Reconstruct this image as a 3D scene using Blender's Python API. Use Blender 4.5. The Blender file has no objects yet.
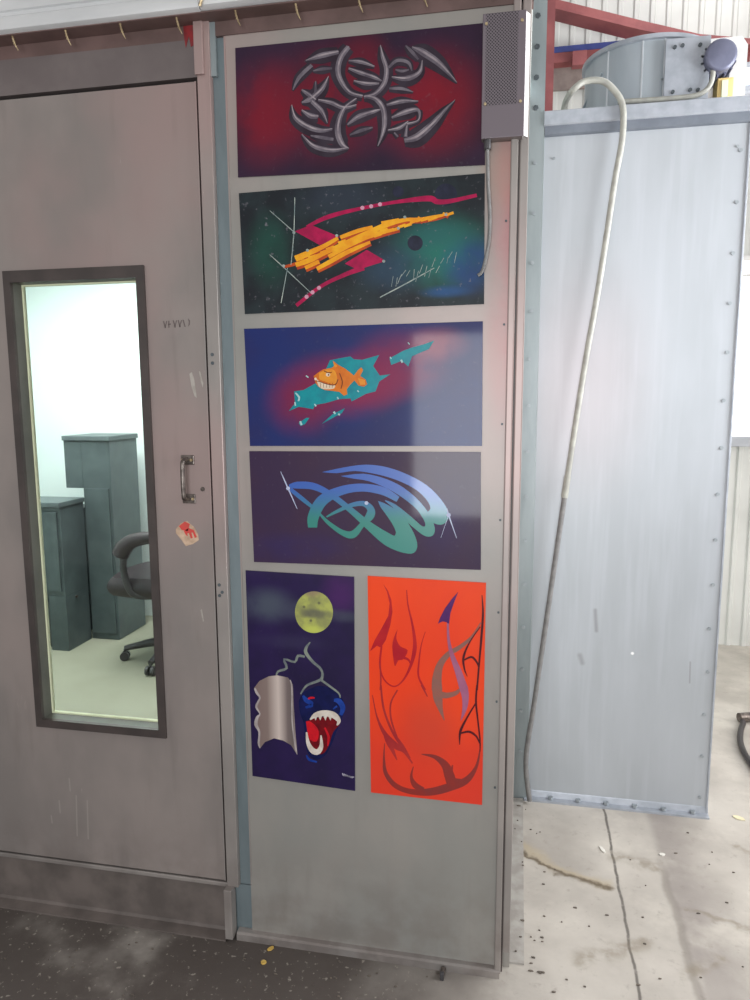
import bpy, bmesh, math, random
from mathutils import Vector, Matrix
random.seed(7)
C = bpy.context.scene.collection
PI = math.pi

# ------------------------------------------------------------------ camera (solved from the panel corners)
FPX, PITCH, YAW, ROLL = 722.4, .1417, .1975, -.0051
CAM = Vector((.711, -1.8184, 1.578))
cp, sp, cy, sy = math.cos(PITCH), math.sin(PITCH), math.cos(YAW), math.sin(YAW)
FW = Vector((-sy*cp, cy*cp, -sp)); r0 = Vector((cy, sy, 0)); u0 = r0.cross(FW)
RT = math.cos(ROLL)*r0 + math.sin(ROLL)*u0
UP = -math.sin(ROLL)*r0 + math.cos(ROLL)*u0
cd = bpy.data.cameras.new('camera'); co = bpy.data.objects.new('camera', cd); C.objects.link(co)
co.matrix_world = Matrix(((RT.x, UP.x, -FW.x, CAM.x), (RT.y, UP.y, -FW.y, CAM.y), (RT.z, UP.z, -FW.z, CAM.z), (0, 0, 0, 1)))
cd.sensor_fit = 'VERTICAL'; cd.sensor_height = 36; cd.lens = FPX*36/1000; cd.clip_start = .05
bpy.context.scene.camera = co

def ray(px, py): return FW + RT*((px-375)/FPX) - UP*((py-500)/FPX)
def atY(px, py, Y):
    d = ray(px, py); return CAM + d*((Y-CAM.y)/d.y)
def atZ(px, py, Z=0):
    d = ray(px, py); return CAM + d*((Z-CAM.z)/d.z)

# ------------------------------------------------------------------ materials
def lin(c):
    return tuple(((v/255)/12.92 if v/255 <= .04045 else ((v/255+.055)/1.055)**2.4) for v in c[:3])
class NT:
    def __init__(s, name):
        s.m = bpy.data.materials.new(name); s.m.use_nodes = True
        s.n = s.m.node_tree.nodes; s.l = s.m.node_tree.links
        s.b = s.n['Principled BSDF']; s._pos = None
    def put(s, v, sock):
        if isinstance(v, bpy.types.NodeSocket): s.l.new(v, sock)
        elif isinstance(v, tuple) and len(v) == 3 and sock.type == 'RGBA': sock.default_value = (*v, 1)
        else: sock.default_value = v
    def pos(s):
        if s._pos is None: s._pos = s.n.new('ShaderNodeNewGeometry').outputs['Position']
        return s._pos
    def sep(s):
        k = s.n.new('ShaderNodeSeparateXYZ'); s.l.new(s.pos(), k.inputs[0]); return k.outputs
    def math(s, op, a, b=0., clamp=False):
        k = s.n.new('ShaderNodeMath'); k.operation = op; k.use_clamp = clamp
        s.put(a, k.inputs[0]); s.put(b, k.inputs[1]); return k.outputs[0]
    def vm(s, op, a, b=(0, 0, 0), out=0):
        k = s.n.new('ShaderNodeVectorMath'); k.operation = op
        s.put(a, k.inputs[0]); s.put(b, k.inputs[1]); return k.outputs[out]
    def noise(s, scale, stretch=(1, 1, 1), detail=4, rough=.55, off=(0, 0, 0)):
        v = s.vm('ADD', s.vm('MULTIPLY', s.pos(), stretch), off)
        k = s.n.new('ShaderNodeTexNoise'); s.l.new(v, k.inputs['Vector'])
        k.inputs['Scale'].default_value = scale; k.inputs['Detail'].default_value = detail; k.inputs['Roughness'].default_value = rough
        return k.outputs['Fac']
    def step(s, v, lo, hi):
        k = s.n.new('ShaderNodeMapRange'); k.interpolation_type = 'SMOOTHSTEP'
        s.put(v, k.inputs[0]); k.inputs[1].default_value = lo; k.inputs[2].default_value = hi
        return k.outputs[0]
    def mix(s, f, a, b):
        k = s.n.new('ShaderNodeMix'); k.data_type = 'RGBA'
        s.put(f, k.inputs[0]); s.put(a, k.inputs[6]); s.put(b, k.inputs[7]); return k.outputs[2]
    def spot(s, c, rad, stretch=(1, 1, 1), hard=0.):      # soft blob of paint centred at a point
        d = s.vm('LENGTH', s.vm('MULTIPLY', s.vm('SUBTRACT', s.pos(), tuple(c)), stretch), out=1)
        return s.step(d, rad, rad*hard)
    def seg(s, a, b, w, w0=0., warp=None):                           # soft line of paint or dirt between two points
        a, b = Vector(a), Vector(b); ab = b-a
        pa = s.vm('SUBTRACT', s.pos(), tuple(a))
        if warp is not None:
            cx2 = s.n.new('ShaderNodeCombineXYZ'); s.l.new(warp, cx2.inputs[0]); s.l.new(warp, cx2.inputs[1]); pa = s.vm('ADD', pa, cx2.outputs[0])
        t = s.math('DIVIDE', s.vm('DOT_PRODUCT', pa, tuple(ab), out=1), ab.length_squared, True)
        k = s.n.new('ShaderNodeVectorMath'); k.operation = 'SCALE'; k.inputs[0].default_value = ab; s.l.new(t, k.inputs['Scale'])
        d = s.vm('LENGTH', s.vm('SUBTRACT', pa, k.outputs[0]), out=1)
        return s.step(d, w, w0)
    def fin(s, col, rough=.5, metal=0., bump=None, bstr=.2, coat=0., spec=.5):
        s.put(col, s.b.inputs['Base Color']); s.put(rough, s.b.inputs['Roughness']); s.put(metal, s.b.inputs['Metallic'])
        s.b.inputs['Coat Weight'].default_value = coat; s.b.inputs['Coat Roughness'].default_value = .06
        s.b.inputs['Specular IOR Level'].default_value = spec
        if bump is not None:
            k = s.n.new('ShaderNodeBump'); k.inputs['Strength'].default_value = bstr; k.inputs['Distance'].default_value = .004
            s.l.new(bump, k.inputs['Height']); s.l.new(k.outputs[0], s.b.inputs['Normal'])
        return s.m
def simple(name, c1, c2=None, rough=.5, metal=0., scale=12, stretch=(1, 1, 1), coat=0., spec=.5, bstr=.1):
    n = NT(name); c1 = lin(c1); c2 = lin(c2) if c2 else tuple(v*.82 for v in c1)
    f = n.noise(scale, stretch)
    return n.fin(n.mix(n.step(f, .3, .7), c1, c2), rough, metal, n.noise(scale*6), bstr, coat, spec)
def glow(name, col, st):
    n = NT(name); n.put(lin(col), n.b.inputs['Emission Color']); n.b.inputs['Emission Strength'].default_value = st
    return n.fin(lin(col), .6)

M = {}
def booth_metal(name, base, alt, pink, grime):
    n = NT(name); x, y, z = n.sep()
    c = n.mix(n.step(n.noise(3.2, (1, 1, .6)), .35, .65), lin(base), lin(alt))
    c = n.mix(n.math('MULTIPLY', n.step(n.noise(1.7, (1, 1, .8), off=(3, 1, 5)), .42, .7), n.step(z, .4, 1.7)), c, lin(pink))
    c = n.mix(n.math('MULTIPLY', n.step(n.noise(22, (1, 1, .12), 5), .56, .78), .2), c, lin(grime))
    c = n.mix(n.math('MULTIPLY', n.math('MULTIPLY', n.step(z, .4, .0), n.step(n.noise(9), .35, .65)), .6), c, lin(grime))
    return n, c
n, c = booth_metal('door_paint', (152, 141, 136), (136, 128, 124), (156, 135, 131), (104, 94, 90))
for q_ in ((60, 800, 812), (77, 795, 835), (88, 800, 838), (52, 815, 822), (70, 778, 790)):
    a_, b_ = atY(q_[0], q_[1], 0), atY(q_[0]+1, q_[2], 0)
    c = n.mix(n.math('MULTIPLY', n.seg((a_.x, -.004, a_.z), (b_.x, -.004, b_.z), .004), .45), c, lin((176, 168, 160)))
c = n.mix(n.math('MULTIPLY', n.step(n.noise(45, (1, 1, .25), 6, .7, (0, 3, 7)), .66, .8), .45), c, lin((186, 176, 168)))   # scuffs
M['door'] = n.fin(c, .42, .25, n.noise(60), .06)
n, c = booth_metal('panel_paint', (152, 147, 141), (142, 140, 135), (164, 149, 144), (120, 112, 106))
x, y, z = n.sep()
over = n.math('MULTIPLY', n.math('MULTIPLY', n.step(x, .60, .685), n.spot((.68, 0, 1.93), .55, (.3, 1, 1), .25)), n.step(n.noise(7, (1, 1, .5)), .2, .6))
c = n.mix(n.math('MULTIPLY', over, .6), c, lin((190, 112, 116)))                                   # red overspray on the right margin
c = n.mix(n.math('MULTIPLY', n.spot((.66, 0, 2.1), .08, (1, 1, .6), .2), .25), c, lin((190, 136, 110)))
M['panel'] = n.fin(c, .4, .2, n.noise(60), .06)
n, c = booth_metal('trim_paint', (158, 150, 145), (140, 134, 130), (166, 142, 138), (110, 100, 96))
M['trim'] = n.fin(c, .4, .3, n.noise(50), .05)
M['header'] = simple('header_paint', (122, 112, 110), (108, 98, 97), .5, .2, 6)
M['under'] = simple('lip_shade_brown', (112, 88, 84), (92, 72, 68), .6, 0, 9)  # dark brown paints in the shade under the roof lip
M['groove'] = simple('blue_grey_galvanized', (128, 140, 144), (112, 124, 128), .42, .4, 14, (1, 1, .2))
M['lip'] = simple('bright_galvanized', (224, 224, 224), (206, 207, 208), .35, .25, 10, (.3, 1, 1))
M['plinth'] = simple('plinth_paint', (110, 100, 95), (86, 78, 74), .65, .1, 8)
M['black'] = simple('gap_black', (16, 14, 14), None, .8)
M['winframe'] = simple('dark_frame_paint', (78, 69, 66), (64, 57, 55), .45, .2, 10)
M['reveal'] = simple('frame_reveal', (104, 104, 96), (92, 92, 86), .5, .1, 10)
M['gasket'] = simple('cream_gasket', (226, 230, 196), (212, 214, 180), .6)
M['screw'] = simple('zinc_screw', (196, 176, 140), (150, 130, 100), .4, .6, 60)
M['handle'] = simple('worn_steel', (128, 118, 112), (84, 76, 72), .35, .7, 60)
n = NT('galvanized_sheet')
c = n.mix(n.step(n.noise(4, (1, 1, .35)), .3, .7), lin((174, 178, 183)), lin((164, 168, 172)))
c = n.mix(n.math('MULTIPLY', n.step(n.noise(30, (1, 1, .06), 3), .45, .75), .35), c, lin((186, 190, 196)))
c = n.mix(n.math('MULTIPLY', n.spot((.93, .92, 1.62), .34, (1, .2, .6), .1), .16), c, lin((196, 150, 146)))   # faint pink overspray
sc = n.seg((1.352, .92, .52), (1.350, .92, .60), .006)
sc = n.math('MAXIMUM', sc, n.math('MULTIPLY', n.seg((1.005, .92, .78), (1.012, .92, .70), .012), .6))
sc = n.math('MAXIMUM', sc, n.math('MULTIPLY', n.seg((.955, .92, .60), (.965, .92, .57), .016), .5))
c = n.mix(n.math('MULTIPLY', sc, .8), c, lin((96, 88, 88)))
c = n.mix(n.spot((1.145, .92, .62), .008, (1, .2, 1), .4), c, lin((240, 240, 240)))
M['galv'] = n.fin(c, .4, .2, n.noise(70, (1, 1, .1)), .05)
M['flange'] = simple('flange_galvanized', (176, 180, 188), (158, 163, 171), .4, .35, 20)
M['strip'] = simple('strip_galvanized', (154, 162, 164), (138, 147, 149), .42, .4, 12, (1, 1, .2))
M['rivet'] = simple('rivet_steel', (162, 168, 172), (144, 150, 154), .4, .4, 80)
M['dark_hole'] = simple('bolt_dark', (92, 98, 102), (76, 82, 86), .5, .5, 80)
M['drum'] = simple('fan_barrel_steel', (176, 184, 190), (160, 168, 176), .35, .35, 9, (1, 1, .2))
M['seam_and_glint'] = simple('seam_and_glint_bright', (214, 218, 222), (196, 200, 204), .35, .5)
M['motor'] = simple('motor_blue_grey', (112, 114, 134), (94, 96, 116), .45, .3)
M['white_metal'] = simple('white_enamel', (214, 212, 210), (200, 198, 196), .45)
M['yellow'] = simple('yellow_cream', (226, 202, 140), (214, 184, 120), .5, 0, 30, (1, 1, .1))
M['grey_box'] = simple('grey_enamel', (170, 172, 178), (156, 158, 164), .45)
M['screen'] = simple('pale_screen', (212, 222, 242), (204, 214, 236), .2)
M['cable_white'] = simple('pale_cable', (168, 167, 158), (146, 145, 138), .5, 0, 25)
M['cable_grey'] = simple('grey_cable', (128, 126, 124), (108, 106, 106), .6, 0, 40)
M['hose'] = simple('black_hose', (58, 52, 54), (44, 40, 42), .4)
M['red_steel'] = simple('red_oxide_steel', (150, 84, 84), (128, 68, 70), .6, 0, 8)
M['blue'] = simple('blue_strip', (70, 82, 150), (58, 70, 132), .6)
M['brown_ins'] = simple('brown_board', (150, 136, 130), (128, 114, 110), .8)
n = NT('ribbed_white_wall')
c = n.mix(n.step(n.noise(2.2), .3, .7), lin((206, 206, 202)), lin((190, 190, 186)))
M['wall'] = n.fin(c, .5)
M['booth_wall'] = simple('booth_white_wall', (226, 236, 234), (222, 232, 230), .6, 0, 2)
M['booth_floor'] = simple('booth_floor_vinyl', (150, 149, 132), (142, 141, 124), .6, 0, 3)
n = NT('shop_floor_concrete'); x, y, z = n.sep()
c = n.mix(n.step(n.noise(2.6, detail=6), .32, .68), lin((190, 183, 174)), lin((162, 155, 147)))
c = n.mix(n.math('MULTIPLY', n.step(n.noise(5, (1, 1, 1), 6, .6, (4, 2, 0)), .5, .72), .5), c, lin((204, 197, 186)))
c = n.mix(n.math('MULTIPLY', n.step(n.noise(26, (1, 1, 1), 6, .7), .55, .8), .5), c, lin((110, 100, 92)))
left_dark = n.math('MULTIPLY', n.step(n.math('ADD', x, n.math('MULTIPLY', n.noise(4), .4)), 1.05, .45), n.step(n.noise(3.4, off=(9, 0, 0), detail=6), .05, .5))  # floor colour darkens towards the left, broken up by noise
c = n.mix(n.math('MULTIPLY', left_dark, .92), c, lin((64, 55, 51)))
c = n.mix(n.math('MULTIPLY', n.math('MULTIPLY', n.step(x, .62, .3), n.step(n.noise(60, detail=3, off=(1, 8, 0)), .62, .7)), .5), c, lin((180, 172, 160)))
wob = n.math('MULTIPLY', n.math('SUBTRACT', n.noise(5, off=(2, 2, 0)), .5), .035)
jx = n.math('ABSOLUTE', n.math('SUBTRACT', n.math('ADD', x, wob), 1.06))
c = n.mix(n.math('MULTIPLY', n.math('MULTIPLY', n.step(jx, .007, .0015), n.step(n.noise(30), .2, .5)), n.step(y, 1.2, .9)), c, lin((104, 98, 92)))
jx2 = n.math('ABSOLUTE', n.math('SUBTRACT', n.math('ADD', x, n.math('MULTIPLY', wob, 2.)), 1.215))
c = n.mix(n.math('MULTIPLY', n.math('MULTIPLY', n.step(jx2, .02, .004), n.step(y, .66, .5)), .55), c, lin((120, 112, 104)))
wedge = n.math('MULTIPLY', n.math('MULTIPLY', n.step(x, 1.2, 1.24), n.step(x, 1.42, 1.26)), n.step(n.noise(6, off=(5, 5, 0)), .3, .55))
c = n.mix(n.math('MULTIPLY', wedge, .45), c, lin((116, 106, 104)))
wv = n.math('ADD', wob, n.math('MULTIPLY', n.math('SUBTRACT', n.noise(16, off=(7, 1, 0)), .5), .06))
st = n.math('MAXIMUM', n.seg((.765, .60, 0), (.86, .50, 0), .045, 0, wv), n.seg((.86, .50, 0), (1.02, .435, 0), .035, 0, wv))
st2 = n.math('MAXIMUM', n.seg((.765, .565, 0), (.87, .475, 0), .018, 0, wv), n.seg((.87, .475, 0), (1.03, .425, 0), .02, 0, wv))
c = n.mix(n.math('MULTIPLY', st, .5), c, lin((176, 158, 124)))
c = n.mix(n.math('MULTIPLY', n.math('MULTIPLY', st2, n.step(n.noise(14), .25, .5)), .9), c, lin((92, 78, 60)))
for a, b, w in (((1.24, .36, 0), (1.42, .31, 0), .02), ((1.2, .1, 0), (1.3, .17, 0), .03), ((.92, .1, 0), (1.1, .2, 0), .05), ((1.07, .6, 0), (1.2, .56, 0), .05), ((1.5, .74, 0), (1.8, .55, 0), .03)):
    c = n.mix(n.math('MULTIPLY', n.math('MULTIPLY', n.seg(a, b, w, 0, wv), n.step(n.noise(16, detail=5), .35, .6)), .6), c, lin((124, 112, 94)))
M['floor'] = n.fin(c, .62, 0, n.noise(40, detail=6), .25)
M['tape'] = simple('yellow_tape', (214, 182, 96), (196, 160, 80), .7, 0, 60)
M['chip'] = simple('pale_chip', (232, 228, 220), (214, 210, 202), .6, 0, 60)
M['speck'] = simple('dark_speck', (112, 102, 92), (84, 76, 70), .8, 0, 60)
M['cabinet'] = simple('charcoal_cabinet', (76, 87, 89), (64, 74, 76), .5, 0, 9)
M['cabinet_side'] = simple('charcoal_side', (88, 99, 100), (78, 88, 90), .5, 0, 9)
M['leather'] = simple('dark_leather', (50, 40, 44), (38, 30, 34), .42, 0, 30)
M['plastic'] = simple('grey_plastic', (70, 68, 70), (58, 56, 58), .4)
M['bin'] = simple('grey_bin', (126, 132, 132), (112, 118, 118), .6)
n = NT('window_glass'); n.b.inputs['Transmission Weight'].default_value = 1; n.b.inputs['IOR'].default_value = 1.22
M['glass'] = n.fin((.96, .98, .97), 0.)
M['daylight'] = glow('daylit_pane', (250, 252, 255), 1.6)
M['lamp'] = glow('lamp_diffuser', (244, 255, 250), 4)
n = NT('perforated_enamel')                                            # round holes in a staggered grid
px_, py_, pz_ = n.sep()
def holes(ox):
    a = n.math('SUBTRACT', n.math('FRACT', n.math('ADD', n.math('DIVIDE', px_, .0072), ox)), .5)
    b = n.math('SUBTRACT', n.math('FRACT', n.math('ADD', n.math('DIVIDE', pz_, .0072), ox)), .5)
    return n.math('ADD', n.math('MULTIPLY', a, a), n.math('MULTIPLY', b, b))
h = n.step(n.math('MINIMUM', holes(0.), holes(.5)), .07, .05)
inside = n.math('MULTIPLY', n.step(pz_, 2.235, 2.24), n.math('MULTIPLY', n.step(px_, .614, .617), n.step(px_, .689, .686)))
c = n.mix(n.math('MULTIPLY', h, inside), lin((108, 98, 104)), lin((30, 27, 30)))
M['perf'] = n.fin(c, .5, .1)
M['box_side'] = simple('lit_edge_enamel', (206, 204, 204), (196, 194, 194), .4)  # pale tone paints the light caught along the box's right edge

# ------------------------------------------------------------------ mesh helpers (all in world coordinates)
def add_box(bm, x0, x1, y0, y1, z0, z1, bev=0.):
    t = bmesh.new(); bmesh.ops.create_cube(t, size=1)
    for v in t.verts: v.co = Vector(((x0+x1)/2 + v.co.x*(x1-x0), (y0+y1)/2 + v.co.y*(y1-y0), (z0+z1)/2 + v.co.z*(z1-z0)))
    if bev: bmesh.ops.bevel(t, geom=list(t.edges), offset=bev, segments=2, affect='EDGES', profile=.6)
    merge(bm, t)
def merge(bm, t):
    me = bpy.data.meshes.new('tmp'); t.to_mesh(me); t.free(); bm.from_mesh(me); bpy.data.meshes.remove(me)
def box(*a, **k):
    bm = bmesh.new(); add_box(bm, *a, **k); return bm
def add_poly(bm, pts, n):                                             # closed outline pts (Vector), extruded by vector n
    v = [bm.verts.new(p) for p in pts]; w = [bm.verts.new(p+n) for p in pts]
    k = len(pts)
    try: bm.faces.new(v); bm.faces.new(list(reversed(w)))
    except ValueError: return
    for i in range(k): bm.faces.new((v[i], w[i], w[(i+1) % k], v[(i+1) % k]))
def profile_x(pts, x0, x1):                                           # (y, z) outline run along x
    bm = bmesh.new(); add_poly(bm, [Vector((x0, a, b)) for a, b in pts], Vector((x1-x0, 0, 0)))
    bmesh.ops.recalc_face_normals(bm, faces=bm.faces); return bm
def spline(pts, sub=6):
    P = [tuple(p) for p in pts]; out = []
    for i in range(len(P)-1):
        a, b, c_, d = P[max(i-1, 0)], P[i], P[i+1], P[min(i+2, len(P)-1)]
        for k in range(sub):
            t = k/sub
            out.append(tuple(.5*(2*q1 + (q2-q0)*t + (2*q0-5*q1+4*q2-q3)*t*t + (3*q1-q0-3*q2+q3)*t**3) for q0, q1, q2, q3 in zip(a, b, c_, d)))
    out.append(P[-1]); return out
def add_tube(bm, pts, r, seg=10, cap=True):
    pts = [Vector(p) for p in pts]; rs = r if isinstance(r, list) else [r]*len(pts)
    rings = []; ref = None
    for i, p in enumerate(pts):
        t = (pts[min(i+1, len(pts)-1)] - pts[max(i-1, 0)]).normalized()
        if ref is None: ref = t.orthogonal().normalized()
        ref = (ref - t*ref.dot(t)).normalized(); b = t.cross(ref)
        rings.append([bm.verts.new(p + rs[i]*(math.cos(2*PI*k/seg)*ref + math.sin(2*PI*k/seg)*b)) for k in range(seg)])
    for a, b in zip(rings, rings[1:]):
        for k in range(seg): bm.faces.new((a[k], a[(k+1) % seg], b[(k+1) % seg], b[k]))
    if cap: bm.faces.new(rings[0][::-1]); bm.faces.new(rings[-1])
def tube(pts, r, seg=10, sub=0):
    bm = bmesh.new(); add_tube(bm, spline(pts, sub) if sub else pts, r, seg); return bm
def add_cyl(bm, a, b, r, seg=24): add_tube(bm, [a, b], r, seg)
def cyl(a, b, r, seg=24):
    bm = bmesh.new(); add_cyl(bm, a, b, r, seg); return bm
def lathe(prof, cx, cy_, seg=48):                                     # (radius, z) open profile about a vertical axis
    bm = bmesh.new(); R = [[bm.verts.new((cx+r*math.cos(2*PI*k/seg), cy_+r*math.sin(2*PI*k/seg), z)) for k in range(seg)] for r, z in prof]
    for a, b in zip(R, R[1:]):
        for k in range(seg): bm.faces.new((a[k], a[(k+1) % seg], b[(k+1) % seg], b[k]))
    return bm
def obj(name, bm, mat, parent=None, smooth=False):
    L = Vector((0, 0, 0)); q = parent
    while q is not None: L += q.location; q = q.parent
    bmesh.ops.recalc_face_normals(bm, faces=bm.faces)
    me = bpy.data.meshes.new(name)
    for v in bm.verts: v.co -= L
    bm.to_mesh(me); bm.free()
    o = bpy.data.objects.new(name, me); C.objects.link(o)
    me.materials.append(M[mat] if isinstance(mat, str) else mat)
    if smooth:
        for p in me.polygons: p.use_smooth = True
        try:
            e = o.modifiers.new('smooth', 'EDGE_SPLIT'); e.split_angle = math.radians(40)
        except Exception: pass
    if parent is not None: o.parent = parent
    return o
def split(name, bm, mat, parent):                                      # every loose piece of bm becomes a part of its own
    todo = set(bm.verts); out = []
    while todo:
        st_ = [todo.pop()]; isl = set(st_)
        while st_:
            for e_ in st_.pop().link_edges:
                for v in e_.verts:
                    if v in todo: todo.discard(v); isl.add(v); st_.append(v)
        nb = bmesh.new(); mp_ = {v: nb.verts.new(v.co) for v in isl}
        for f_ in {f_ for v in isl for f_ in v.link_faces}: nb.faces.new([mp_[v] for v in f_.verts])
        out.append(obj(name, nb, mat, parent))
    bm.free(); return out
def tag(o, label, cat, group=None, kind=None):
    o['label'] = label; o['category'] = cat
    if group: o['group'] = group
    if kind: o['kind'] = kind
    return o
def thing(name, label, cat, loc, group=None, kind=None):
    o = bpy.data.objects.new(name, None); C.objects.link(o); o.location = loc; o.empty_display_size = .05
    return tag(o, label, cat, group, kind)
def struct(name, bm, mat, label, cat, smooth=False):
    return tag(obj(name, bm, mat, None, smooth), label, cat, None, 'structure')
def repeat(src, locs, parent):                                        # src: part already linked at its own place; copies placed by offset
    for d in locs:
        k = src.copy(); C.objects.link(k); k.parent = parent; k.location = src.location + Vector(d)

# ------------------------------------------------------------------ shop floor and back wall
struct('floor', box(-3.6, 4.2, -4.2, 3.05, -.1, 0), 'floor', 'stained grey concrete shop floor with cracks and tape scraps', 'floor')
bm = bmesh.new()                                                      # ribbed sheet
xs = []; x = -3.6
while x < 4.2:
    xs += [(x, 2.97), (x+.045, 2.97), (x+.053, 2.958), (x+.072, 2.958), (x+.08, 2.97)]; x += .09
add_poly(bm, [Vector((a, b, 0)) for a, b in xs] + [Vector((4.2, 3.05, 0)), Vector((-3.6, 3.05, 0))], Vector((0, 0, 4.7)))
struct('wall_back', bm, 'wall', 'white ribbed metal shop wall far behind the grey exhaust cabinet', 'wall')
struct('wall_right', box(4.2, 4.28, -4.2, 3.05, 0, 4.7), 'wall', 'plain white shop wall closing the right side of the room', 'wall')
# steel frame
a, b, c_, d = atY(548, -30, 2.2), atY(556.5, -30, 2.2), 0, 0
struct('trim_1', box(a.x, b.x+.0, 2.2, 2.32, 0, 4.7), 'red_steel', 'slim red-oxide steel column rising just right of the booth', 'column')
p = [atY(540, -6, 2.75), atY(556, -1, 2.75), atY(640, 20, 2.75), atY(700, 34, 2.75), atY(770, 40, 2.75)]
q = [atY(540, 6, 2.75), atY(556, 10, 2.75), atY(640, 31, 2.75), atY(700, 42, 2.75), atY(770, 47, 2.75)]
p.append(p[-1]+Vector((2.1, 0, -.12))); q.append(q[-1]+Vector((2.1, 0, -.12)))
bm = bmesh.new(); add_poly(bm, p + q[::-1], Vector((0, .09, 0)))
add_poly(bm, [v+Vector((0, -.04, .0)) for v in q] + [v+Vector((0, -.04, -.012)) for v in q[::-1]], Vector((0, .14, 0)))
struct('trim_2', bm, 'red_steel', 'sloping red-oxide roof beam crossing the top right corner', 'beam')
a, b = atY(742, 42, 2.8), atY(748, 90, 2.8)
struct('trim_3', box(a.x, b.x, 2.8, 2.9, 2.9, a.z), 'red_steel', 'short red-oxide post under the sloping roof beam, above the control box', 'post')
a, b = atY(540, 46, 2.9), atY(596, 52, 2.9)
struct('trim_4', box(a.x-.1, b.x+.35, 2.86, 2.95, b.z, a.z-.03), 'blue', 'thin blue strip along the ribbed back wall, left of the fan drum', 'strip')
a, b = atY(557, 56, 2.9), atY(575, 64, 2.9)
g = struct('trim_5', box(a.x-.1, b.x+.3, 2.86, 2.95, b.z, a.z), 'red_steel', 'dark red wall girt under the blue strip', 'girt')
a, b = atY(572, 54, 2.84), atY(586, 67, 2.84)
obj('bracket', box(a.x, b.x, 2.80, 2.86, b.z, a.z, bev=.004), 'red_steel', g)
a, b = atY(556, 67, 2.92), atY(592, 86, 2.92)
struct('trim_6', box(a.x-.1, b.x+.2, 2.935, 2.958, b.z, a.z), 'brown_ins', 'brownish board band on the back wall below the girt', 'board')

# daylit window in the back wall, seen past the cabinet's right edge
w = thing('window_1', 'overexposed daylit window in the back wall beyond the grey cabinet', 'window', (2.5, 2.958, 1.31), None, 'structure')
obj('pane', box(1.9, 3.1, 2.945, 2.955, 1.33, 2.36), 'daylight', w)
bm = bmesh.new()
for q_ in ((1.87, 3.13, 2.36, 2.39), (1.87, 1.90, 1.33, 2.36), (3.1, 3.13, 1.33, 2.36), (2.48, 2.51, 1.33, 2.36), (1.9, 3.1, 2.27, 2.285)): add_box(bm, q_[0], q_[1], 2.93, 2.956, q_[2], q_[3])
obj('frame', bm, 'white_metal', w)
obj('sill', box(1.955, 3.14, 2.88, 2.957, 1.27, 1.33, bev=.006), 'grey_box', w)

# ------------------------------------------------------------------ booth front
FX0, FX1 = -.028, .676
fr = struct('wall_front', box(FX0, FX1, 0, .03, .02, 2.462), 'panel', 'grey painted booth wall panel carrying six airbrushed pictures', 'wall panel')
obj('bottom_channel', profile_x([(-.018, 0), (-.018, .02), (-.012, .024), (.0, .026), (.03, .026), (.03, 0)], -.07, .69), 'trim', fr)
obj('top_band', box(-.06, .72, -.004, .03, 2.462, 2.50), 'under', fr)
obj('edge_flange', box(FX0, FX0+.004, -.002, .0, .17, 2.46), 'trim', fr)
rv = obj('screw_head', cyl((.668, -.003, .55), (.668, .002, .55), .0028, 10), 'dark_hole', fr)
repeat(rv, [(0, 0, .24*k) for k in range(1, 8)], fr)
# left: groove, jamb
jb = struct('trim_7', box(-.097, -.062, -.012, .05, .165, 2.499, bev=.002), 'trim', 'narrow grey door jamb between the door and the picture panel', 'door jamb')
obj('groove', box(-.062, FX0, .006, .04, .165, 2.499), 'groove', jb)
obj('flange_foot', box(-.099, -.076, -.034, .0, .012, .168, bev=.002), 'trim', jb)
obj('flange_top', box(-.100, -.076, -.020, -.012, 2.372, 2.494, bev=.002), 'trim', jb)
obj('seal_strip', box(-.066, -.048, -.006, .022, 2.37, 2.494), 'strip', jb)
obj('foot_groove', box(-.099, FX0+.001, .006, .04, .005, .167), 'groove', jb)
rv = obj('screw_hole', cyl((-.083, -.014, 1.690), (-.083, -.01, 1.690), .0045, 10), 'dark_hole', jb)
repeat(rv, [(0, 0, -.022), (-.004, 0, -.62), (-.004, 0, -.65), (.004, 0, -.64)], jb)
# right corner trims
ct = struct('trim_8', box(.676, .693, -.014, .03, .012, 2.47, bev=.003), 'trim', 'double grey corner trim at the booth panel right edge', 'corner trim')
obj('outer_trim', box(.697, .7165, -.008, .03, .075, 2.47, bev=.003), 'trim', ct)
obj('shadow_gap', box(.693, .697, -.004, .03, .012, 2.47), 'winframe', ct)
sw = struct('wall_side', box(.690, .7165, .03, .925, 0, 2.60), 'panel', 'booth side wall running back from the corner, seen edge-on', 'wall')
obj('floor_strip', box(.7165, .757, .045, .90, 0, .006), 'chip', sw).data.materials[0] = simple('strip_caulk', (168, 164, 158), (146, 140, 134), .7, 0, 20)
# header, lip, plinth
hd = struct('wall_top', box(-1.15, -.096, 0, .05, 2.374, 2.462), 'header', 'brownish grey header panel above the door', 'header')
obj('upper_band', box(-1.15, -.096, .0, .05, 2.462, 2.50), 'under', hd)
bm = bmesh.new()
sm_pts = [atY(*p_, -.0) for p_ in ((183, 20), (195, 17), (195, 45), (191, 47), (189, 36), (186, 48), (184, 36))]
add_poly(bm, [Vector((v.x, -.0012, v.z)) for v in sm_pts], Vector((0, .001, 0)))
M['red_paint'] = simple('red_paint', (150, 36, 40), (120, 40, 44), .5, 0, 40)
s_ = obj('paint_smear', bm, 'red_paint', hd); s_['label'] = 'red paint smear'
lp = struct('trim_9', profile_x([(.03, 2.497), (-.052, 2.497), (-.062, 2.503), (-.066, 2.515), (-.062, 2.532), (-.05, 2.54), (-.05, 2.548), (-.056, 2.55), (-.056, 2.60), (-.05, 2.606), (.03, 2.606)], -1.2, -.064), 'lip', 'silver overhanging roof lip along the top of the booth', 'roof lip', True)
obj('underside', box(-1.2, .74, -.051, .0, 2.4945, 2.4975), 'under', lp)
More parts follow.
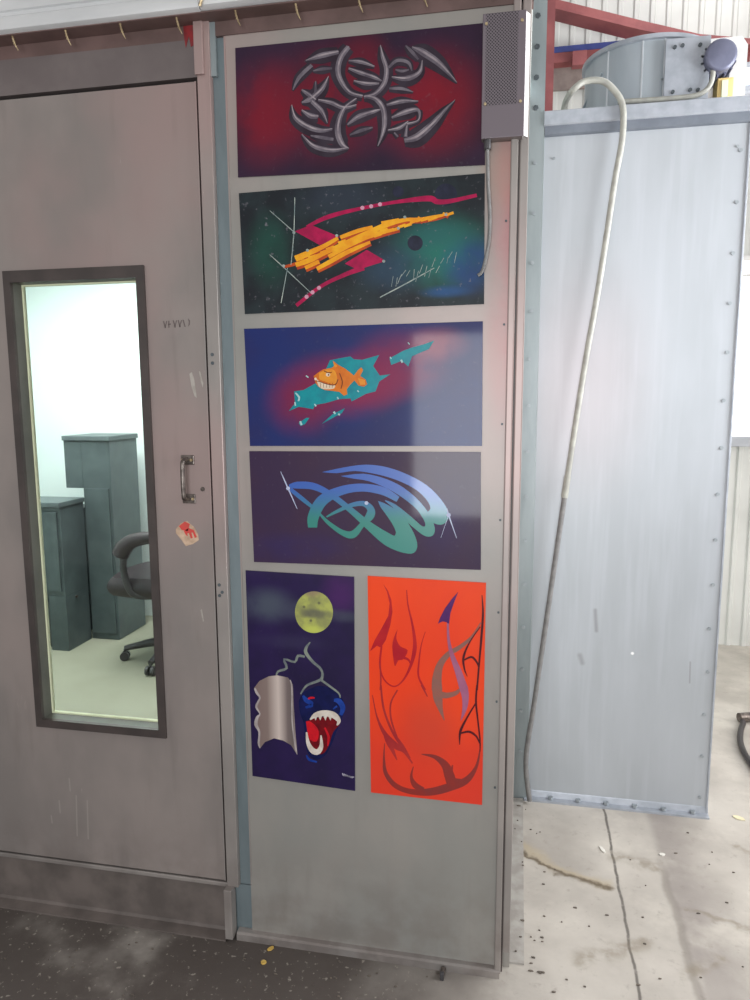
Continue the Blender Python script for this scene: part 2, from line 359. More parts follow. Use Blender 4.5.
obj('lip_section', profile_x([(.03, 2.499), (-.054, 2.499), (-.064, 2.505), (-.068, 2.517), (-.064, 2.534), (-.052, 2.542), (-.052, 2.604), (.03, 2.604)], -.062, .74), 'lip', lp, True)
bm = bmesh.new()
add_tube(bm, [(-.734, -.044, 2.498), (-.7315, -.042, 2.482), (-.728, -.0395, 2.470), (-.7235, -.037, 2.461)], [.0022, .0022, .002, .0008], 8)
for k in range(4): add_tube(bm, [(-.7334+.001*k, -.0436+.0007*k, 2.4935-.006*k), (-.7332+.001*k, -.0434+.0007*k, 2.492-.006*k)], .0032, 8)
sc_ = obj('screw', bm, 'screw', lp); repeat(sc_, [(.1508*k, 0, (-.002, .002, 0, .001)[k % 4]) for k in range(1, 10)], lp)
bm = bmesh.new(); add_tube(bm, spline([(-.058, -.069, 2.50), (-.05, -.074, 2.52), (-.062, -.072, 2.545)], 5), .0035, 8)
obj('clip', bm, 'screw', lp)
pl = struct('baseboard_front', box(-1.15, -.099, .004, .05, 0, .158), 'plinth', 'scuffed dark grey plinth under the door', 'plinth')
obj('threshold', box(-1.15, -.099, -.006, .05, .158, .172, bev=.003), 'trim', pl)
obj('floor_angle', profile_x([(-.03, 0), (-.03, .005), (.0, .012), (.004, .02), (.004, 0)], -1.15, -.1), 'plinth', pl)

# ------------------------------------------------------------------ door
D0, D1, DZ0, DZ1 = -.862, -.103, .178, 2.362
WX0, WX1, WZ0, WZ1 = -.688, -.268, .606, 1.924
dr = thing('door_1', 'grey metal booth door with a tall glazed window and small handle', 'door', (D0, .02, DZ0), None, 'structure')
bm = bmesh.new()
for q_ in ((D0, WX0, DZ0, DZ1), (WX1, D1, DZ0, DZ1), (WX0, WX1, DZ0, WZ0), (WX0, WX1, WZ1, DZ1)): add_box(bm, q_[0], q_[1], -.004, .046, q_[2], q_[3])
obj('door_leaf', bm, 'door', dr)
obj('edge_strip', box(D1-.004, D1, -.0065, -.003, DZ0, DZ1), 'trim', dr)
OX0, OX1, OZ0, OZ1 = -.667, -.291, .630, 1.893
def ring(x0, x1, z0, z1, X0, X1, Z0, Z1, y0, y1):
    bm = bmesh.new()
    def lp_(a0, a1, b0, b1, y): return [bm.verts.new(v) for v in ((a0, y, b0), (a1, y, b0), (a1, y, b1), (a0, y, b1))]
    o0, o1, i0, i1 = lp_(x0, x1, z0, z1, y0), lp_(x0, x1, z0, z1, y1), lp_(X0, X1, Z0, Z1, y0), lp_(X0, X1, Z0, Z1, y1)
    for k in range(4):
        j = (k+1) % 4
        for A, B in ((o0, i0), (i0, i1), (i1, o1), (o1, o0)): bm.faces.new((A[k], A[j], B[j], B[k]))
    return bm
wf = obj('window_frame', ring(WX0, WX1, WZ0, WZ1, OX0, OX1, OZ0, OZ1, -.012, .0), 'winframe', dr)
obj('reveal', ring(WX0+.001, WX1-.001, WZ0+.001, WZ1-.001, OX0, OX1, OZ0, OZ1, .0, .044), 'reveal', wf)
obj('gasket', ring(OX0-.001, OX1+.001, OZ0-.001, OZ1+.001, OX0+.004, OX1-.004, OZ0+.004, OZ1-.004, .036, .048), 'gasket', wf)
gl = obj('window_pane', box(OX0+.003, OX1-.003, .040, .044, OZ0+.003, OZ1-.003), 'glass', dr); gl['label'] = 'clear glass'
h = obj('handle', tube([(-.167, -.006, 1.414), (-.168, -.03, 1.412), (-.169, -.036, 1.395), (-.169, -.036, 1.325), (-.169, -.030, 1.308), (-.168, -.006, 1.306)], .0062, 12, 5), 'handle', dr, True)
for z_ in (1.412, 1.306):
    bm = bmesh.new(); add_box(bm, -.187, -.149, -.008, -.003, z_-.013, z_+.013, bev=.002); m_ = obj('mount', bm, 'handle', h)
    for x_ in (-.181, -.156): obj('screw', cyl((x_, -.011, z_), (x_, -.006, z_), .004, 10), 'screw', h)
obj('latch_mark', cyl((-.128, -.0065, 1.333), (-.128, -.002, 1.333), .006, 14), 'handle', dr)
def flat(pts_px, y=-.0048, th=.0010):
    bm = bmesh.new(); add_poly(bm, [Vector((v.x, y, v.z)) for v in (atY(a_, b_, -.004) for a_, b_ in pts_px)], Vector((0, th, 0))); return bm
M['sticker_red'] = simple('sticker_red', (214, 62, 58), (196, 70, 60), .5, 0, 50)
M['sticker_back'] = simple('sticker_residue', (206, 176, 150), (176, 146, 122), .7, 0, 60)
s0 = obj('sticker', flat([(176, 529), (181, 523), (187, 521), (194, 527), (198, 534), (199, 540), (193, 544), (186, 546), (181, 539), (176, 533)]), 'sticker_back', dr)
s0['label'] = 'torn red sticker'
bm = flat([(179, 526), (185, 521.5), (190, 524), (188, 531), (182, 530)], -.0053)
merge(bm, flat([(184, 531), (189, 528), (194, 530), (197, 537), (195, 538), (193, 532.5), (191.5, 532.5), (193, 538), (191, 538.5), (189, 533), (187.5, 533.5), (188, 536), (186, 535)], -.0053))
obj('sticker_print', bm, 'sticker_red', s0)
M['ghost'] = simple('ghost_print', (104, 92, 88), (96, 84, 82), .6)
M['scrape'] = simple('pale_scrape', (176, 168, 160), (158, 150, 142), .5, .2, 60)
bm = bmesh.new()                                                      # ghost of removed lettering, illegible
for k, sh in enumerate(('\\/', '|-', 'V', 'X', '\\', ')')):
    x_ = 163 + 4.9*k; y0_, y1_ = 321 - .3*k, 328 - .3*k
    for ch in sh:
        if ch in '\\VX': merge(bm, flat([(x_, y0_), (x_+1, y0_), (x_+3, y1_), (x_+2, y1_)]))
        if ch in '/VX': merge(bm, flat([(x_+3.4, y0_), (x_+4.2, y0_), (x_+2.4, y1_), (x_+1.6, y1_)]))
        if ch in '|': merge(bm, flat([(x_+.5, y0_), (x_+1.4, y0_), (x_+1.5, y1_), (x_+.6, y1_)]))
        if ch in '-': merge(bm, flat([(x_+.6, 324), (x_+3, 323.5), (x_+3, 324.6), (x_+.6, 325.2)]))
        if ch in ')': merge(bm, flat([(x_+.5, y0_-1), (x_+2.4, y0_+1), (x_+2.2, y1_-2), (x_+1, y1_), (x_+1.3, y1_-3), (x_+1.4, y0_+2)]))
obj('ghost_lettering', bm, 'ghost', dr)
bm = flat([(189.5, 374), (192, 372), (194.5, 380), (197, 398), (194.5, 396), (191.5, 386)])
merge(bm, flat([(199, 371), (200.5, 372), (203.5, 383), (203, 388), (201, 382)]))
merge(bm, flat([(200.5, 610), (202, 609), (204, 621), (203, 622)]))
obj('scrape_mark', bm, 'scrape', dr)
# dark slot behind the door edges
struct('trim_10', box(-1.15, -.096, .046, .06, .165, 2.46), 'black', 'dark gap around the door edge', 'door rebate').hide_render = False
o_ = bpy.data.objects['trim_10']; C.objects.unlink(o_); bpy.data.objects.remove(o_)
bm = bmesh.new(); add_box(bm, D1, -.096, .02, .06, .165, 2.374); add_box(bm, D0, -.096, .02, .06, DZ1, 2.374); add_box(bm, -1.15, D0-.004, -.006, .06, .172, 2.374)
struct('trim_10', bm, 'black', 'dark rubber seal in the gap around the door', 'door seal')
obj('outer_jamb', box(-1.15, D0-.02, -.012, -.006, .172, 2.374), 'trim', bpy.data.objects['trim_10'])

# ------------------------------------------------------------------ inside the booth
struct('floor_booth', box(-2.75, .69, .06, 2.95, 0, .004), 'booth_floor', 'pale greenish floor seen through the door window', 'floor')
struct('wall_rear', box(-2.75, .69, 2.87, 2.93, .004, 2.6), 'booth_wall', 'bright white rear wall inside, seen through the door window', 'wall')
struct('wall_left', box(-2.80, -2.75, .06, 2.93, .0, 2.6), 'booth_wall', 'bright white left wall inside, seen through the door window', 'wall')
struct('ceiling', box(-2.80, .72, .06, 2.93, 2.60, 2.66), 'booth_wall', 'white booth ceiling with light panels', 'ceiling')
bm = box(-2.75, -.862, .05, .06, 0, 2.6); struct('wall_inner', bm, 'booth_wall', 'inner face of the booth front beside the door', 'wall')
lt = thing('light_panel', 'flush ceiling light panel inside the booth above the cabinets', 'light', (-1.7, 1.6, 2.57))
obj('diffuser', box(-2.3, -1.1, 1.0, 2.3, 2.575, 2.585), 'lamp', lt); obj('frame', ring(-2.34, -1.06, 0, 1, -2.3, -1.1, .01, .99, 0, .03), 'white_metal', lt)
fr_ = lt.children[1]; fr_.data.transform(Matrix(((1, 0, 0, 0), (0, 0, 1.38, 0), (0, .8, 0, 0), (0, 0, 0, 1)))) if False else None
bpy.data.objects.remove(fr_)
bm = bmesh.new()
for q_ in ((-2.34, -2.3, .96, 2.34), (-1.1, -1.06, .96, 2.34), (-2.3, -1.1, .96, 1.0), (-2.3, -1.1, 2.3, 2.34)): add_box(bm, *q_, 2.57, 2.6)
obj('frame', bm, 'white_metal', lt)

# tall dark cabinet: base column and an overhanging upper unit
t0 = atZ(120, 640, .004); TY = t0.y
def zat(px, py, Y): return atY(px, py, Y).z
tc = thing('tall_cabinet', 'tall charcoal cabinet with an overhanging upper unit against the rear wall', 'cabinet', (t0.x-.2, TY, .004))
xl, xr_, xm = atY(63, 437, TY).x, atY(108, 437, TY).x, atY(88, 560, TY).x
zt = zat(100, 436, TY); zn = zat(75, 488, TY)
dp = .16
TD = min(TY+.34, 2.86)
obj('body', box(xm, xr_, TY, TD, .004, zt-.03, bev=.004), 'cabinet', tc)
obj('upper_unit', box(xl, xm, TY, TD, zn, zt-.03, bev=.004), 'cabinet', tc)
obj('lower_unit', box(xl-.1, xm, TY+.16, TD, .004, zat(90, 512, TY), bev=.004), 'cabinet', tc)
obj('top', box(xl-.004, xr_+.016, TY-.012, TD, zt-.03, zt, bev=.004), 'cabinet_side', tc)
obj('door', box(xm+.012, xr_-.012, TY-.012, TY, .05, zn, bev=.003), 'cabinet', tc)
obj('side_panel', box(xr_, xr_+.004, TY+.004, TD-.004, .01, zt-.034), 'cabinet_side', tc)
l0 = atZ(68, 652, .004); LY = l0.y
lc = thing('low_cabinet', 'waist-high charcoal cabinet in front of the tall one, behind the window left edge', 'cabinet', (l0.x-.3, LY, .004))
lx = l0.x; lz = zat(62, 503, LY); LD = LY+.26
bm = bmesh.new(); add_box(bm, lx-.62, lx, LY+.015, LD, .36, lz-.03, bev=.003); add_box(bm, lx-.12, lx, LY+.015, LD, .004, .36, bev=.003); add_box(bm, lx-.62, lx-.5, LY+.015, LD, .004, .36, bev=.003); add_box(bm, lx-.5, lx-.12, LD-.02, LD, .004, .36)
obj('body', bm, 'cabinet', lc)
obj('top', box(lx-.63, lx+.01, LY-.005, LD+.0, lz-.03, lz, bev=.004), 'cabinet_side', lc)
obj('drawer', box(lx-.48, lx-.02, LY, LY+.015, .39, lz-.06, bev=.003), 'cabinet', lc)
obj('knob', cyl((lx+.0, LY+.12, .33), (lx+.012, LY+.12, .33), .008, 12), 'handle', lc)
bn = thing('waste_bin', 'small grey bin standing in the knee space of the low cabinet', 'bin', (lx-.23, LY+.1, .004))
obj('bucket', lathe([(.0, .006), (.075, .006), (.095, .25), (.088, .25), (.07, .02), (0, .02)], lx-.23, LY+.1, 20), 'bin', bn, True)
obj('rim', lathe([(.093, .245), (.1, .25), (.1, .26), (.09, .26), (.088, .245)], lx-.23, LY+.1, 20), 'bin', bn, True)

# office chair, facing left
cx, cyy = -1.33, 2.10
ch = thing('office_chair', 'dark leather office chair on castors, half hidden by the window right edge', 'chair', (cx, cyy, .004))
def cushion(x0, x1, y0, y1, z0, z1, sub=2):
    bm = bmesh.new(); add_box(bm, x0, x1, y0, y1, z0, z1)
    bmesh.ops.subdivide_edges(bm, edges=bm.edges, cuts=3, use_grid_fill=True)
    cc = Vector(((x0+x1)/2, (y0+y1)/2, (z0+z1)/2)); hh = Vector(((x1-x0)/2, (y1-y0)/2, (z1-z0)/2))
    for v in bm.verts:
        u = Vector(((v.co[k]-cc[k])/hh[k] for k in range(3)))
        s = u.length/max(abs(u.x), abs(u.y), abs(u.z)); k = 1/(1+.38*(s-1))
        v.co = cc + Vector((u[i]*k*hh[i]*1.06 for i in range(3)))
    return bm
obj('seat', cushion(cx-.31, cx+.25, cyy-.25, cyy+.25, .43, .56), 'leather', ch, True)
bk = obj('backrest', cushion(cx+.20, cx+.34, cyy-.24, cyy+.24, .58, 1.2), 'leather', ch, True)
for s in (-1, 1):
    ya = cyy + s*.27
    bm = bmesh.new(); add_tube(bm, spline([(cx+.25, ya, .80), (cx+.08, ya, .81), (cx-.06, ya, .79), (cx-.13, ya, .75), (cx-.165, ya, .69)], 5), [.024+.024*min(1, k/15) for k in range(20)]+[.034], 10)
    ar = obj('armrest', bm, 'leather', ch, True)
    obj('arm_support', tube([(cx-.14, ya, .70), (cx-.145, ya, .60), (cx-.11, ya-s*.02, .47), (cx, ya-s*.06, .45)], .02, 10, 5), 'plastic', ar, True)
    
obj('mechanism', box(cx-.1, cx+.1, cyy-.08, cyy+.08, .385, .435, bev=.01), 'plastic', ch)
obj('gas_column', cyl((cx, cyy, .09), (cx, cyy, .39), .028, 16), 'plastic', ch, True)
obj('hub', lathe([(.0, .075), (.05, .08), (.055, .13), (.045, .16), (.03, .17), (0, .17)], cx, cyy, 20), 'white_metal', ch, True)
for k in range(5):
    an = math.radians(198+72*k); dx, dy = math.cos(an), math.sin(an)
    bm = bmesh.new(); add_tube(bm, [(cx+.04*dx, cyy+.04*dy, .12), (cx+.15*dx, cyy+.15*dy, .105), (cx+.29*dx, cyy+.29*dy, .078)], [.028, .024, .016], 10)
    lg = obj('base_leg', bm, 'plastic', ch, True)
    bm = bmesh.new()
    for s in (-1, 1):
        c0 = Vector((cx+.29*dx - s*.008*dy, cyy+.29*dy + s*.008*dx, .032)); add_cyl(bm, c0, c0 + Vector((-s*.018*dy, s*.018*dx, 0)), .027, 16)
    add_cyl(bm, (cx+.29*dx, cyy+.29*dy, .03), (cx+.29*dx, cyy+.29*dy, .075), .008, 8)
    obj('caster', bm, 'plastic', lg, True)

# ------------------------------------------------------------------ exhaust cabinet on the right
PX0, PX1, PY, PZ = .772, 1.437, .923, 2.50
ex = thing('exhaust_cabinet', 'tall galvanized exhaust cabinet standing to the right of the booth', 'cabinet', (PX0, PY, 0))
obj('body', box(PX0, PX1, PY, 1.75, .0, PZ), 'galv', ex)
obj('top_flange', profile_x([(PY-.022, PZ+.002), (PY-.026, PZ+.006), (PY-.026, PZ+.048), (PY-.018, PZ+.052), (1.75, PZ+.052), (1.75, PZ)], PX0-.002, PX1+.02), 'flange', ex)
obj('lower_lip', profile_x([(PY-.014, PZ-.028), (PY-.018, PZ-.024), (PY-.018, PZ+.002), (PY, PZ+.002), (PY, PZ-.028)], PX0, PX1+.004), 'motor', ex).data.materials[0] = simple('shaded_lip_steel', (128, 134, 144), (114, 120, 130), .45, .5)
obj('bottom_flange', profile_x([(PY-.03, 0), (PY-.03, .007), (PY-.006, .010), (PY-.002, .03), (PY, .034), (PY, 0)], PX0-.012, PX1+.006), 'flange', ex)
obj('edge_flange', box(PX1-.002, PX1+.004, PY-.006, PY+.05, 0, PZ, bev=.001), 'flange', ex)
bv = obj('bolt', cyl((PX1-.026, PY-.0035, .07), (PX1-.026, PY+.002, .07), .0065, 10), 'rivet', ex)
repeat(bv, [(random.uniform(-.003, .003), 0, .1655*k) for k in range(1, 15)], ex)
bv = obj('flange_bolt', cyl((PX0+.09, PY-.012, .010), (PX0+.09, PY-.012, .019), .010, 6), 'rivet', ex)
repeat(bv, [(.105*k, 0, 0) for k in range(1, 6)], ex)
bv = obj('rivet', cyl((PX0+.035, PY-.004, PZ-.10), (PX0+.035, PY+.001, PZ-.10), .005, 8), 'rivet', ex)
repeat(bv, [(PX1-PX0-.07, 0, 0)], ex)
# riveted upright between booth and cabinet
up = struct('trim_11', box(.7175, .7705, .905, .935, 0, 3.4), 'strip', 'riveted galvanized upright strip between the booth corner and exhaust cabinet', 'upright')
rv = obj('rivet', cyl((.742, .900, .20), (.742, .906, .20), .0065, 10), 'rivet', up)
repeat(rv, [(0, 0, .168*k) for k in range(1, 14)], up)
rv = obj('bolt', cyl((.740, .902, 2.565), (.740, .906, 2.565), .0095, 6), 'dark_hole', up)
repeat(rv, [(0, 0, .098*k) for k in range(1, 6)], up)

# fan on the cabinet
fx, fy, fr0, fz = 1.150, 1.28, .222, PZ+.052
fan = thing('exhaust_fan', 'round steel fan drum with side motor on top of the exhaust cabinet', 'fan', (fx, fy, fz))
ztop = atY(650, 35, fy-fr0).z
obj('barrel', lathe([(fr0, fz), (fr0, ztop), (fr0-.006, ztop), (fr0-.006, fz)], fx, fy, 64), 'drum', fan, True)
obj('rim', lathe([(fr0, ztop-.016), (fr0+.012, ztop-.014), (fr0+.012, ztop), (fr0-.006, ztop+.002)], fx, fy, 64), 'flange', fan, True)
obj('base_ring', lathe([(fr0, fz+.03), (fr0+.02, fz+.012), (fr0+.022, fz+.001), (fr0, fz+.001)], fx, fy, 64), 'flange', fan, True)
obj('blade_hub', cyl((fx, fy, fz+.1), (fx, fy, fz+.22), .05), 'motor', fan)
for k in range(4):
    an = k*PI/2+.4; bm = bmesh.new(); dx, dy = math.cos(an), math.sin(an)
    add_poly(bm, [Vector((fx+r_*dx-w_*dy, fy+r_*dy+w_*dx, fz+.16+w_*.5)) for r_, w_ in ((.045, -.03), (.22, -.07), (.22, .07), (.045, .03))], Vector((0, 0, .004)))
    obj('blade', bm, 'drum', fan)
for px_s in (608, 642, 664):  # first line is a weld seam, the other two are painted highlights
    d = ray(px_s, 70); A = d.x**2+d.y**2; ox, oy = CAM.x-fx, CAM.y-fy
    B = 2*(ox*d.x+oy*d.y); Cc = ox*ox+oy*oy-fr0**2; t_ = (-B-math.sqrt(max(0, B*B-4*A*Cc)))/(2*A)
    q_ = CAM+d*t_; nn = Vector((q_.x-fx, q_.y-fy, 0)).normalized()
    obj('seam_and_glint', tube([(q_.x, q_.y, fz+.01), (q_.x, q_.y, ztop-.01)], .0035, 6), 'seam_and_glint', fan)
mpY = fy-fr0-.03
a, b = atY(666, 39, mpY), atY(708, 97, mpY)
mp = obj('motor_plate', box(a.x, b.x, mpY, mpY+.012, b.z-.03, a.z, bev=.003), 'flange', fan)
for bx, bz in ((a.x+.03, a.z-.03), (b.x-.035, a.z-.03), (a.x+.03, b.z+.025), (b.x-.035, b.z+.025), (a.x+.055, a.z-.027), (b.x-.06, b.z+.027)):
    obj('bolt', cyl((bx, mpY-.006, bz), (bx, mpY, bz), .0065, 8), 'dark_hole', mp)
obj('plate_bracket', box(fx+.02, b.x-.01, mpY+.012, fy-.12, fz+.03, fz+.06), 'flange', fan)
a, b = atY(707, 48, mpY+.03), atY(729, 77, mpY+.03); mc = (a+b)/2; mr = (a.z-b.z)/2
mo = obj('motor', cyl((mc.x-.005, mpY-.02, mc.z), (mc.x-.005, mpY+.12, mc.z), mr, 28), 'motor', fan, True)
bm = bmesh.new()
for k in range(14):
    an = 2*PI*k/14; add_box(bm, -.003, .003, mpY+.0, mpY+.11, mr-.003, mr+.008)
    bm.verts.ensure_lookup_table()
    for v in bm.verts[-8:]:
        x_, z_ = v.co.x, v.co.z; v.co.x = mc.x-.005 + x_*math.cos(an)+z_*math.sin(an); v.co.z = mc.z - x_*math.sin(an)+z_*math.cos(an)
obj('fins', bm, 'motor', mo)
bm = bmesh.new(); cx_ = mc.x-.005
add_tube(bm, [(cx_, mpY-.02, mc.z), (cx_, mpY-.032, mc.z), (cx_, mpY-.036, mc.z), (cx_, mpY-.038, mc.z)], [mr*1.03, mr*1.02, mr*.94, mr*.84], 28)
obj('end_cap', bm, 'motor', mo, True)
a, b = atY(733, 38, mpY+.1), atY(744, 97, mpY+.1)
gd = bmesh.new(); hw = (b.x-a.x)
add_poly(gd, [Vector((a.x-.09, mpY+.09, a.z)), Vector((b.x-.02, mpY+.09, a.z)), Vector((b.x, mpY+.09, a.z-.03)), Vector((b.x, mpY+.09, fz+.001)), Vector((a.x-.03, mpY+.09, fz+.001)), Vector((a.x, mpY+.09, a.z-.08)), Vector((a.x-.01, mpY+.09, a.z-.02)), Vector((a.x-.09, mpY+.09, a.z-.012))], Vector((0, .1, 0)))
obj('belt_guard', gd, 'white_metal', fan)
a, b = atY(706, 46, mpY-.0), atY(717, 62, mpY)
obj('shaft_cover', box(a.x, b.x, mpY+.0, mpY+.05, b.z, a.z, bev=.006), 'rivet', fan)
# yellow box, control box, conduit loop
a, b = atY(718, 78, PY+.12), atY(733, 98, PY+.12)
yb = thing('junction_box', 'small cream-yellow box on the cabinet top below the fan motor', 'box', ((a.x+b.x)/2, PY+.17, fz))
obj('housing', box(a.x, b.x, PY+.12, PY+.19, fz, a.z, bev=.004), 'yellow', yb)
obj('cover', box(a.x+.012, b.x-.02, PY+.112, PY+.12, fz+.01, a.z-.01, bev=.002), 'gasket', yb)
a, b = atY(739, 62, 1.28), atY(770, 91, 1.28)
cb = thing('control_box', 'grey control box with a pale screen, right of the fan motor', 'control box', ((a.x+b.x)/2, 1.33, fz))
obj('housing', box(a.x, b.x, 1.28, 1.38, b.z, a.z, bev=.008), 'grey_box', cb)
obj('screen', box(a.x+.014, b.x-.02, 1.274, 1.281, b.z+.025, a.z-.022, bev=.002), 'screen', cb)
obj('stand', box(a.x+.02, b.x-.05, 1.30, 1.36, fz, b.z, bev=.003), 'white_metal', cb)
obj('floor_post', box(PX1+.04, b.x-.06, 1.30, 1.36, 0, fz+.02), 'white_metal', cb)
Yc = mpY-.02
P_ = [atY(*q_, Yc) for q_ in ((710, 46), (711.5, 56), (713, 72), (711, 83), (705, 91), (693, 96), (670, 98.5), (640, 100.5), (618, 102))]
P_ = [(v.x, Yc, max(v.z, fz+.012)) for v in P_]
obj('conduit', tube(P_, .0085, 10, 5), 'cable_white', fan, True)
# long cable
cpts = [atY(563, 113, 1.0), atY(566, 101, .97)] + [atY(*q_, .885) for q_ in ((573, 90), (585, 81.5), (602, 81), (614, 90), (622, 103), (623.5, 120))]
cpts[0].z = max(cpts[0].z, fz+.012)
low = [atY(*q_, .886) for q_ in ((621.5, 145), (615, 180), (606, 240), (597, 297), (587, 353), (577, 415), (566, 487))]
low2 = [atY(*q_, .884) for q_ in ((557, 548), (545.5, 627), (534, 705), (526, 760))]
cb_ = thing('flexible_cable', 'long pale cable arching over the cabinet top and hanging down its front', 'cable', cpts[0])
obj('upper_length', tube(cpts+low, .0105, 10, 5), 'cable_white', cb_, True)
l2 = [low[-1]]+low2+[Vector((.782, .872, .015))]
obj('lower_length', tube(l2, .0095, 10, 5), 'cable_grey', cb_, True)['label'] = 'darker grey lower cable'
bm = bmesh.new(); add_tube(bm, [low[-1]+(low[-2]-low[-1])*.15, low[-1]-(low[-2]-low[-1])*.15], .0125, 10); obj('sleeve', bm, 'cable_white', cb_, True)

# ------------------------------------------------------------------ perforated box with its cord
by0 = -.034
bx0, bx1, bz0, bz1 = atY(482, 80, by0).x, atY(524.5, 80, by0).x, atY(500, 136.5, by0).z, atY(500, 13, by0).z
pb = thing('perforated_box', 'perforated dark metal cover box at the top of the picture panel', 'electrical box', ((bx0+bx1)/2, 0, bz0))
obj('housing', box(bx0+.002, bx1, by0+.004, -.004, bz0, bz1), 'box_side', pb)
obj('front_cover', box(bx0, bx1+.001, by0, by0+.004, bz0-.002, bz1+.002, bev=.0015), 'perf', pb)
sv = obj('screw', cyl((bx0+.008, by0-.003, bz1-.02), (bx0+.008, by0+.001, bz1-.02), .0032, 10), 'screw', pb)
repeat(sv, [(bx1-bx0-.016, 0, 0), (0, 0, -.17), (bx1-bx0-.016, 0, -.17)], pb)
bm = bmesh.new(); add_poly(bm, [Vector((bx1-.001, by0+.0005, bz0)), Vector((bx1+.010, -.016, bz0)), Vector((bx1+.010, -.0145, bz0)), Vector((bx1-.001, by0+.004, bz0))], Vector((0, 0, bz1-bz0)))
obj('side_flange', bm, 'box_side', pb)
obj('left_side', box(bx0, bx0+.002, by0+.004, -.004, bz0, bz1), 'header', pb)
obj('underside', box(bx0+.002, bx1-.002, by0+.004, -.004, bz0-.0015, bz0), 'header', pb)
obj('cord_gland', cyl((bx0+.014, -.02, bz0-.022), (bx0+.014, -.02, bz0), .0085, 14), 'plastic', pb, True)
tag(obj('power_cord', tube([(bx0+.014, -.02, bz0-.02), (bx0+.017, -.02, 2.07), (bx0+.022, -.018, 2.0), (bx0+.020, -.014, 1.94), (bx0+.008, -.012, 1.88), (bx0-.004, -.012, 1.865)], .0042, 8, 6), 'cable_grey', None, True), 'thin grey cord dangling from the perforated box over the panel', 'cord')

# ------------------------------------------------------------------ airbrushed pictures
Z = {1: (280, 30, 190/750), 2: (270, 180, 220/750), 3: (270, 330, 180/750), 4: (270, 455, 200/750), 5: (245, 570, 115/750), 6: (245, 660, 115/750), 7: (365, 575, 125/750), 8: (365, 685, 125/750)}
BF = -.0040                                                           # front of the boards
def W(zk, x, y):
    ox, oy, s = Z[zk]; v = atY(ox+x*s, oy+y*s, BF); return Vector((v.x, 0, v.z))
def lay(k): return BF - .00025*k
def shape(bm, zk, pts, k, smooth=0):
    P = [W(zk, *p_) for p_ in (spline(list(pts)+[pts[0]], smooth)[:-1] if smooth else pts)]
    add_poly(bm, [Vector((p_.x, lay(k), p_.z)) for p_ in P], Vector((0, lay(0)-lay(k)+.0002, 0)))
def stroke(bm, zk, pts, k, scale=1., sub=6):
    pts = [tuple(p_) if len(p_) == 3 else (*p_, 6) for p_ in pts]
    S = spline(pts, sub); L, R = [], []
    for i, (x_, y_, w_) in enumerate(S):
        a_, b_ = S[max(i-1, 0)], S[min(i+1, len(S)-1)]; tx, ty = b_[0]-a_[0], b_[1]-a_[1]; m = math.hypot(tx, ty) or 1
        w_ = max(w_, 1.2)*scale/2
        if 0 < i < len(S)-1:                                          # never wider than the bend allows
            u1, u2 = (x_-a_[0], y_-a_[1]), (b_[0]-x_, b_[1]-y_); l1, l2 = math.hypot(*u1), math.hypot(*u2)
            if l1 > 1e-6 and l2 > 1e-6:
                tn = math.acos(max(-1, min(1, (u1[0]*u2[0]+u1[1]*u2[1])/(l1*l2))))
                if tn > 1e-3: w_ = min(w_, max(.9*(l1+l2)/2/tn, 1.5))
        if True:
            pass
        L.append(W(zk, x_-ty/m*w_, y_+tx/m*w_)); R.append(W(zk, x_+ty/m*w_, y_-tx/m*w_))
    y0, y1 = lay(k), lay(0)+.0002
    row = [[bm.verts.new((p_.x, yy, p_.z)) for p_, yy in ((l_, y0), (r_, y0), (r_, y1), (l_, y1))] for l_, r_ in zip(L, R)]
    for a_, b_ in zip(row, row[1:]):
        for q_ in range(4): bm.faces.new((a_[q_], a_[(q_+1) % 4], b_[(q_+1) % 4], b_[q_]))
    bm.faces.new(row[0]); bm.faces.new(row[-1][::-1])
def disc(bm, zk, x, y, rx, ry, k, n=28, rot=0):
    shape(bm, zk, [(x+rx*math.cos(2*PI*i/n)*math.cos(rot)-ry*math.sin(2*PI*i/n)*math.sin(rot), y+rx*math.cos(2*PI*i/n)*math.sin(rot)+ry*math.sin(2*PI*i/n)*math.cos(rot)) for i in range(n)], k)
def ink(name, c1, c2=None, rough=.25, scale=40): return simple(name, c1, c2, rough, 0, scale, spec=.2, bstr=.02)
GLOSS = dict(rough=.35, coat=.3)
def art(label, corners, material):
    P = [atY(*c_, BF) for c_ in corners]
    base = Vector(((P[2].x+P[3].x)/2, 0, min(P[2].z, P[3].z)))
    t = thing('airbrushed_panel', label, 'picture', base, 'airbrushed sample pictures on the booth panel')
    bm = bmesh.new(); add_poly(bm, [Vector((p_.x, BF, p_.z)) for p_ in P], Vector((0, -BF, 0)))
    obj('board', bm, material, t); return t
def pw(zk, x, y): v = W(zk, x, y); return (v.x, BF, v.z)
def board(name, base, alt, spots, scale=5, fine=.3):
    n = NT(name); c = n.mix(n.step(n.noise(scale, detail=5), .35, .65), lin(base), lin(alt))
    for ctr, rad, st, col, amt in spots:
        f = n.math('MULTIPLY', n.spot(ctr, rad, st, .15), n.math('MULTIPLY', n.step(n.noise(9, off=(rad*30, 0, rad*50), detail=5), .1, .55), amt))
        c = n.mix(f, c, lin(col))
    c = n.mix(n.math('MULTIPLY', n.step(n.noise(90, detail=3), .62, .8), fine), c, lin((120, 116, 124)))
    return n.fin(c, GLOSS['rough'], 0, None, coat=GLOSS['coat'], spec=.15)

